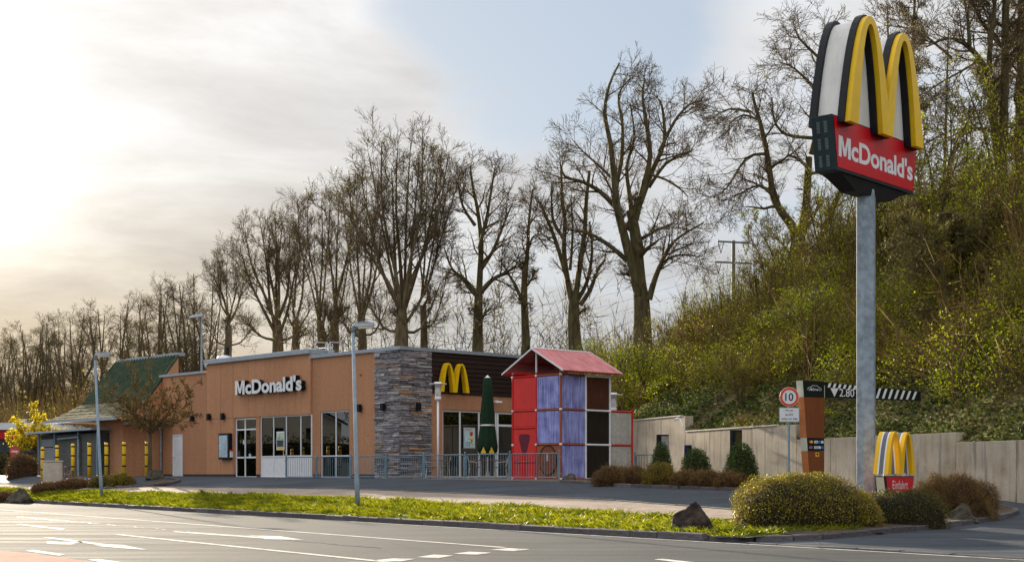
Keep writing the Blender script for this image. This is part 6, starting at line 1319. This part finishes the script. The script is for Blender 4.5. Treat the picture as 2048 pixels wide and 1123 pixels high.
bush('leafy_bush', 'green bush low on the slope at the right edge', 2020, 800, 45, 1.6, 1.8, m_lgreen, m_twig, 4000, 600, .07, 66)
bush('leafy_bush', 'brownish bush on the wall top left of the speed sign', 1530, 860, 53, 1.1, .7, m_lolive, m_twigw, 1800, 900, .06, 67)
# ---- small leafy trees that break the line of the slope
def slope_tree(seed, Ht, bud):
    T = Tree(seed, cc=(0, 6, 5, 4), up=.10, wander=.26, rmin=.010, bud=bud, budsize=.085, ratio=(.45, .8), ang=(25, 60)); r = T.r
    for i in range(4):
        a = 2*math.pi*i/4+r.uniform(-.5, .5); c_ = Vector((math.cos(a), math.sin(a), 0)); T.limb([Vector((0, 0, -.4)), c_*Ht*.05+Vector((0, 0, Ht*.3)), c_*Ht*.12+Vector((r.uniform(-.3, .3), r.uniform(-.3, .3), Ht*.62)), c_*Ht*r.uniform(.16, .3)+Vector((0, 0, Ht*r.uniform(.8, .98)))], Ht*.012, Ht*.003, 13, L=Ht*.27, t0=.22)
    return T.meshes(m_barkmoss, m_twigw, m_lgreen, 'slope_tree')
STP = [slope_tree(101, 5, 1.0), slope_tree(102, 5, .8), slope_tree(103, 5, .5)]
for k, (px, Y, hh_, lb) in enumerate(((1345, 68, 3.2, 'thin leafy sapling tree right of the great bare tree'), (1400, 66, 3.4, 'leafy sapling tree left of the electricity mast'), (1530, 61, 3.6, 'leafy sapling tree just right of the electricity mast'), (1545, 66, 5.0, 'leafy sapling tree left of the two stemmed bare tree'), (1655, 60, 5.2, 'leafy sapling tree left of the pylon pole high on the slope'), (1705, 57, 4.6, 'leafy sapling tree right behind the pylon pole'), (1775, 57, 5.8, 'leafy sapling tree right of the pylon pole below the red board'), (1850, 53, 6.0, 'leafy sapling tree above the end of the height bar'), (1885, 57, 6.6, 'tall leafy sapling tree left of the large edge tree'), (1965, 50, 5.4, 'leafy sapling tree low on the slope near the right edge'), (2010, 55, 6.6, 'tall leafy sapling tree before the large edge tree'), (2040, 47, 4.6, 'leafy sapling tree cut by the right edge'), (1620, 53, 3.4, 'low leafy sapling tree above the brown totem'), (1480, 56, 2.4, 'low leafy sapling tree above the tall dark post'), (1905, 47, 3.6, 'low leafy sapling tree above the small entrance sign'))):
    x = XX(px, Y); rel = Vector((x, Y, 0))-WP0; q_, m_ = rel.dot(WQ), rel.dot(WD); sc = hh_/5; plant_tree(STP[k % 3], lb, 'tree', (x, Y, hill(q_, m_)-.1), k*1.3, sc, 'leafy sapling trees on the slope', 'sapling_tree')
# ---- clipped shrubs and hedges
def shell_shrub(name, label, cat, loc, shape, n, ls, lm, tm, ntw, twl, seed, core_col, rotz=0.0, group=None, twr=.006):
    """shape(u) -> points on a closed surface for random directions; an inner core keeps it opaque"""
    r = np.random.default_rng(seed); v = r.normal(size=(n, 3)); v /= np.linalg.norm(v, axis=1, keepdims=True); v[:, 2] = np.where(v[:, 2] < -.2, -v[:, 2], v[:, 2])
    S = shape(v); gp = np.sin(v[:, 0]*9+seed)*np.sin(v[:, 1]*11+seed*2)+np.sin(v[:, 2]*10+v[:, 0]*14); kp = r.random(n) < np.clip(1.25-.55*gp, .3, 1) if twl > .06 else np.ones(n, bool); S = S[kp]; n = len(S); S = S*(1-.16*r.random((n, 1))**2)+r.normal(scale=ls*.6, size=(n, 3)); t = thing(name, label, cat, loc, rotz, group); obj('foliage', npm('foliage', [(*leaves(S, ls*r.uniform(.6, 1.35, n), r), 0)], [lm]), t)
    w = r.normal(size=(ntw, 3)); w /= np.linalg.norm(w, axis=1, keepdims=True); w[:, 2] = np.where(w[:, 2] < -.2, -w[:, 2], w[:, 2]); a = shape(w)*.9; d = w*np.array([1, 1, 1.3])+r.normal(scale=.45, size=(ntw, 3)); d /= np.linalg.norm(d, axis=1, keepdims=True); obj('twigs', npm('twigs', [(*twigs(a, a+d*twl*r.uniform(.5, 1.4, (ntw, 1))*np.where(r.random((ntw, 1)) < .05, 2.2, 1), twr), 0)], [tm]), t)
    us = np.linspace(0, 2*math.pi, 25); vs = np.linspace(-.35, math.pi/2, 12); dirs = np.array([(math.cos(b)*math.cos(a_), math.cos(b)*math.sin(a_), math.sin(b)) for a_ in us for b in vs]); C = shape(dirs)*.86; i, j = np.meshgrid(np.arange(24), np.arange(11), indexing='ij'); k = (i*12+j).ravel(); obj('shade_core', npm('inner', [(C, np.stack([k, k+12, k+13, k+1], 1), 0)], [core_col], True), t); return t
m_core = pm('dark core shade', (.02, .017, .008), .95, .4, 25, .8, 40); m_coreb = pm('brown core shade', (.04, .022, .012), .95, .4, 25, .8, 40)  # dark core colours paint in the shade inside the shrubs and stop see-through
def sup(rx, ry, rz, e=3.0, wob=.05, sd=0):
    def f(v):
        s = (np.abs(v[:, 0])**e+np.abs(v[:, 1])**e+np.abs(v[:, 2])**e)**(-1/e); w = 1+wob*np.sin(v[:, 0]*5+sd)*np.sin(v[:, 1]*6+sd*2)+wob*.6*np.sin(v[:, 0]*13+v[:, 2]*9+sd); return v*(s*w)[:, None]*np.array([rx, ry, rz])
    return f
def cone(r, h):
    def f(v):
        t = np.clip(v[:, 2], -.2, 1); ang = np.arctan2(v[:, 1], v[:, 0]); ph = np.arccos(np.clip(t, -1, 1))/(math.pi/2); rr_ = r*np.clip(ph, 0, 1.15)**.72*(1+.04*np.sin(ang*3)); z = h*(1-np.clip(ph, 0, 1.2)**1.8); return np.stack([rr_*np.cos(ang), rr_*np.sin(ang), z], 1)
    return f
def place(px, py, Y): x = XX(px, Y); return (x, Y, Hxy(x, Y)+.06)
shell_shrub('clipped_cone', 'small dark green clipped cone shrub nearest the play tower', 'shrub', place(1323, 948, 46), cone(.42, 1.28), 4200, .045, m_box, m_twig, 150, .05, 71, m_core, 0, 'clipped evergreen shrubs')
shell_shrub('clipped_ball', 'dark green clipped ball shrub between the two cones', 'shrub', place(1392, 952, 43.5), sup(.47, .47, 1.08, 2.3, .03), 5000, .045, m_box, m_twig, 150, .05, 72, m_core, 0, 'clipped evergreen shrubs')
shell_shrub('clipped_cone', 'largest dark green clipped cone shrub left of the golden hedge', 'shrub', place(1483, 950, 41), cone(.57, 1.25), 6500, .045, m_box, m_twig, 200, .05, 73, m_core, 0, 'clipped evergreen shrubs')
shell_shrub('golden_hedge', 'big rounded golden green hedge left of the pylon pole', 'hedge', place(1597, 1046, 27.2), sup(1.22, .85, 1.02, 3.3, .05, 1), 17000, .034, m_hedge, m_twigw, 9000, .085, 74, m_core, .15, twr=.0035)
shell_shrub('golden_hedge', 'low golden green shrub running up to the pylon pole', 'hedge', place(1700, 1046, 27.4), sup(.62, .6, .7, 2.4, .06, 2), 6000, .034, m_hedge, m_twigw, 2800, .085, 75, m_core, 0, twr=.0035)
shell_shrub('dark_hedge', 'low dark green clipped hedge before the entrance sign', 'hedge', place(1806, 1046, 28.15), sup(.93, .42, .67, 3.6, .05, 3), 11000, .03, m_dgreen, m_twig, 1800, .05, 76, m_core, .25, twr=.0035)
shell_shrub('russet_bush', 'loose red brown bush right of the entrance sign', 'bush', place(1905, 1040, 31.0), sup(.96, .7, .86, 2.2, .12, 4), 7500, .034, m_brush, m_twigw, 6500, .17, 77, m_coreb, 0, twr=.004)
for k, (px, py, Y, rx, rz, lb) in enumerate(((1228, 972, 44.5, .66, .50, 'red brown low shrub before the smoked panels of the play tower'), (1268, 972, 44.2, .45, .48, 'red brown low shrub under the milky panels of the play tower'), (1320, 972, 43, .5, .62, 'olive brown shrub before the small clipped cone'), (1372, 974, 42, .42, .40, 'low brown shrub left of the clipped ball'), (1415, 976, 41.5, .55, .42, 'red brown shrub below the clipped ball'), (1462, 978, 40.6, .45, .40, 'brown shrub below the largest clipped cone'))):
    shell_shrub('brown_shrub', lb, 'shrub', place(px, py, Y), sup(rx, .5, rz, 2.3, .10, k), 3600, .045, m_lolive if k == 2 else m_brush, m_twigw, 2600, .13, 80+k, m_coreb, 0, 'brown shrubs beside the play tower', twr=.005)
for k, (px, py, Y, rx, rz, lb) in enumerate(((98, 968, 61, .75, .34, 'brown low shrub at the left of the island bed'), (150, 968, 60.5, .8, .36, 'brown low shrub in front of the striped beam'), (205, 969, 60, .55, .34, 'dark green low shrub at the foot of the slim street lamp'), (243, 970, 59.5, .5, .42, 'yellowish low shrub at the right of the island bed'), (45, 950, 72, .85, 1.05, 'tall russet bush beside the no entry sign'), (8, 968, 60, .6, .35, 'low russet shrub at the left edge'))):
    shell_shrub('low_shrub', lb, 'shrub', place(px, py, Y), sup(rx, .5, rz, 2.3, .08, k), 2600, .06, (m_brush, m_brush, m_dgreen, m_hedge, m_brush, m_brush)[k], m_twigw, 1400, .15, 90+k, m_coreb, 0, 'low shrubs at the left', twr=.007)
shell_shrub('clipped_hedge', 'dark green hedge before the low red banded building', 'hedge', place(-10, 925, 90), sup(2.9, .7, 1.2, 4, .03, 5), 5000, .12, m_dgreen, m_twig, 300, .12, 97, m_core)
# island bed kerb and dead leaves in the beds
m_isl = thing('island_kerb', 'low kerb of the shrub island before the store shed', 'kerb'); pts = [P(60, 962, 64), P(64, 967, 60.5), P(200, 970, 58.5), P(330, 972, 57.2), P(362, 968, 58.4), P(330, 964, 60)]; pts = [Vector((p.x, p.y, Hxy(p.x, p.y)-.02)) for p in pts]; stones(m_isl, pts, .12, .14, 1.0, 'kerb_stone', m_kerb)
mb = MB(); mb.add([(p.x, p.y, Hxy(p.x, p.y)+.07) for p in (P(60, 962, 64), P(64, 967, 60.5), P(200, 970, 58.5), P(330, 972, 57.2), P(355, 966, 59), P(300, 960, 63), P(120, 955, 66))], [(0, 1, 2, 3, 4, 5, 6)]); tag(mb.build('island_bed', m_soil), 'soil of the shrub island before the store shed', None, None, 'structure')
pts = [P(1122, 968, 47.5), P(1250, 972.5, 43.5), P(1473, 980, 39.8), P(1600, 985, 37)]; pts = [Vector((p.x, p.y, Hxy(p.x, p.y)-.02)) for p in pts]; k2 = thing('shrub_bed_kerb', 'low dark kerb before the brown shrubs and clipped evergreens', 'kerb'); stones(k2, pts, .1, .12, 1.0, 'kerb_stone', m_kerb)
V = [(p.x+.05, p.y+.05, Hxy(p.x, p.y)+.06) for p in pts]+[(q.x, q.y, Hxy(q.x, q.y)+.10) for q in (P(1600, 955, 41.5), P(1500, 955, 43), P(1300, 955, 48), P(1180, 955, 52))]; mb = MB(); mb.add(V, [tuple(range(8))]); tag(mb.build('shrub_bed', m_soil), 'leaf strewn soil under the brown shrubs', None, None, 'structure')
n = 2600; f = rng.random(n); pa = np.array([tuple(v) for v in V[:4]]); seg = np.minimum((f*3).astype(int), 2); fr = f*3-seg; Pt = pa[seg]*(1-fr)[:, None]+pa[seg+1]*fr[:, None]; Pt[:, 0] += rng.uniform(0, .5, n); Pt[:, 1] += rng.uniform(0, .9, n); Pt[:, 2] += rng.uniform(0, .04, n); tag(obj('bed_leaf_litter', npm('bed_leaf_litter', [(*leaves(Pt, .06, rng, .6, .8), 0)], [m_litl])), 'dead leaves along the shrub bed edge', None, None, 'stuff')
# ---- grass
def grass(name, label, n, s0, s1, n0, n1, rng, hgt=.11, wid=.009, pw=1.0):
    s = s0+(s1-s0)*rng.random(n)**pw; q = rng.uniform(n0, n1, n); cl = .5+.5*np.sin(s*2.1+q*1.3)*np.sin(q*2.7-s*.8)+.5*np.sin(s*5.3+1.7*q)*np.sin(q*6.1+s*3.1); keep = rng.random(n) < np.clip(.25+cl, .12, 1); s, q, cl = s[keep], q[keep], cl[keep]; n = len(s); hh = hgt*(.4+.7*np.clip(cl, 0, 1.5))*rng.uniform(.5, 1.3, n)
    q = np.array([NU(a, b) for a, b in zip(q, s)]); base = np.array([tuple(W(a, b, bank_z(a, b)-.01)) for a, b in zip(q, s)]); az = rng.uniform(0, 2*math.pi, n); ax = np.stack([np.cos(az), np.sin(az), np.zeros(n)], 1); ln = rng.normal(scale=.45, size=(n, 2))*hh[:, None]; mid = base+np.stack([ln[:, 0]*.35, ln[:, 1]*.35, hh*.6], 1); tip = base+np.stack([ln[:, 0], ln[:, 1], hh], 1); w = wid*rng.uniform(.7, 1.4, (n, 1))
    V = np.stack([base-ax*w, base+ax*w, mid+ax*w*.7, tip, mid-ax*w*.7], 1).reshape(-1, 3); Fc = np.arange(5*n).reshape(-1, 5); tag(obj(name, npm(name, [(V, Fc, 0)], [m_grass])), label, None, None, 'stuff')
grass('grass', 'short spring grass carpet on the bank along the road', 70000, SB0+.3, 74, 17.02, 20.42, rng, .07, .007, 1.25)
def tufts(n, per, rng):
    s = SB0+.3+(72-SB0)*rng.random(n)**1.3; q = rng.uniform(17.05, 20.4, n); hh = .045+.10*rng.random(n)**2.0; s = np.repeat(s, per); hh = np.repeat(hh, per)*rng.uniform(.6, 1.25, n*per); q = np.repeat(q, per)
    base = []
    for a, b in zip(q, s):
        p = W(NU(a, b), b, bank_z(NU(a, b), b)-.01); base.append((p.x, p.y, p.z))
    base = np.array(base); off = rng.normal(scale=.06, size=(len(base), 2)); base[:, :2] += off; N = len(base); ln = off*rng.uniform(.5, 1.6, (N, 1))+rng.normal(scale=.35, size=(N, 2))*hh[:, None]; az = rng.uniform(0, 6.28, N); ax = np.stack([np.cos(az), np.sin(az), np.zeros(N)], 1); w = .0062*rng.uniform(.7, 1.4, (N, 1)); mid = base+np.stack([ln[:, 0]*.35, ln[:, 1]*.35, hh*.6], 1); tip = base+np.stack([ln[:, 0], ln[:, 1], hh], 1)
    V = np.stack([base-ax*w, base+ax*w, mid+ax*w*.8, tip], 1).reshape(-1, 3); tag(obj('grass_clumps', npm('grass_clumps', [(V, np.arange(4*N).reshape(-1, 4), 0)], [m_grass])), 'taller clumps of sunlit grass on the bank', None, None, 'stuff')
tufts(4600, 20, rng)
# tufts on the bed edge
A = []; 
for px, py in ((1683, 1062), (1708, 1058), (1590, 1066), (1540, 1068), (1640, 1064)):
    p = G(px, py); 
    for _ in range(160): A.append((p.x+rng.normal(scale=.1), p.y+rng.normal(scale=.06), p.z+.08))
A = np.array(A); B = A+np.stack([rng.normal(scale=.08, size=len(A)), rng.normal(scale=.08, size=len(A)), rng.uniform(.1, .24, len(A))], 1); tag(obj('grass_tufts', npm('grass_tufts', [(*twigs(A, B, .006), 0)], [m_grass])), 'tufts of grass at the front of the planted bed', None, None, 'stuff')
shell_shrub('garden_hedge', 'tall dark hedge before the cream house across the road', 'hedge', (-68, 80, 0), sup(1.2, 14, 4.3, 4, .05, 6), 6000, .25, m_dgreen, m_twig, 200, .2, 98, m_core)
# ---- rocks
def rock(label, px, py, n_ , w, d, hgt, seed, col=None, Y=None, name='boulder'):
    import bmesh
    r = random.Random(seed)
    if Y is None: k = (px-CX)/F; Y = n_/(RN.x*k+RN.y)
    x = XX(px, Y); z = Hxy(x, Y); bm = bmesh.new(); bmesh.ops.create_icosphere(bm, subdivisions=4, radius=1.0)
    pl = [(Vector((r.gauss(0, 1), r.gauss(0, 1), r.gauss(0, .8))).normalized(), r.uniform(.62, .9)) for _ in range(16)]
    from mathutils import noise as mn
    for v in bm.verts:
        c = v.co.copy(); s = 1.0
        for nrm, dd_ in pl:
            q = c.dot(nrm)
            if q > 1e-3: s = min(s, dd_/q)
        c = c*min(s, 1.0); c *= 1+.12*mn.noise(c*2.5+Vector((seed, 0, 0)))+.07*mn.noise(c*7)+.035*mn.noise(c*17); tp = 1-.38*max(-.4, min(1, c.z)); v.co = Vector((c.x*w*tp, c.y*d*tp, c.z*hgt))
    me = bpy.data.meshes.new(name); bm.to_mesh(me); bm.free(); me.materials.append(col or pm('dark rock', (.022, .015, .011), .95, .4, 4, .9, 18, col2=(.055, .042, .034), spec=.08))
    o = obj(name, me, None, (x, Y, z+hgt*.45), r.uniform(-.3, .3)); tag(o, label, 'rock')
rock('dark rugged boulder on the grass left of the golden hedge', 1386, 1040, 17.7, .46, .40, .46, 15)
m_rk2 = pm('mossy rock', (.03, .026, .02), .9, .35, 4, .8, 18, col2=(.07, .062, .045), spec=.2)
rock('half buried boulder before the russet bush', 1922, 1040, 0, .36, .3, .30, 6, m_rk2, 29.9); rock('dark boulder on the grass by the left edge', 40, 985, 0, .55, .5, .42, 7, m_rk2, 58.5); rock('pale boulder at the foot of the young bare tree', 312, 958, 0, .42, .4, .34, 9, m_rk2, 60.6); rock('small boulder at the near corner of the fence', 1140, 958, 0, .3, .3, .2, 10, m_rk2, 48.8)
t = thing('concrete_steps', 'low concrete steps at the left edge above the grass', 'steps', (XX(8, 60), 60, Hxy(XX(8, 60), 60)-.25), .55)
for k in range(3): mb = MB(); mb.box(-1.6, -.35+k*.35, 0, .55, .0+k*.35, .12+.13*k); mb.build('step', pm('step concrete', (.3, .29, .27), .9, .12, 4), t)
mb = MB(); p = P(1780, 1030, 27.78); mb.cyl((p.x, p.y, .1), (p.x, p.y, ZZ(1006, 27.78)), .03, 10); o = mb.build('marker_post', pm('weathered pale post', (.3, .3, .28), .8, .3, 6)); tag(o, 'short pale weathered post inside the low dark hedge', 'post')
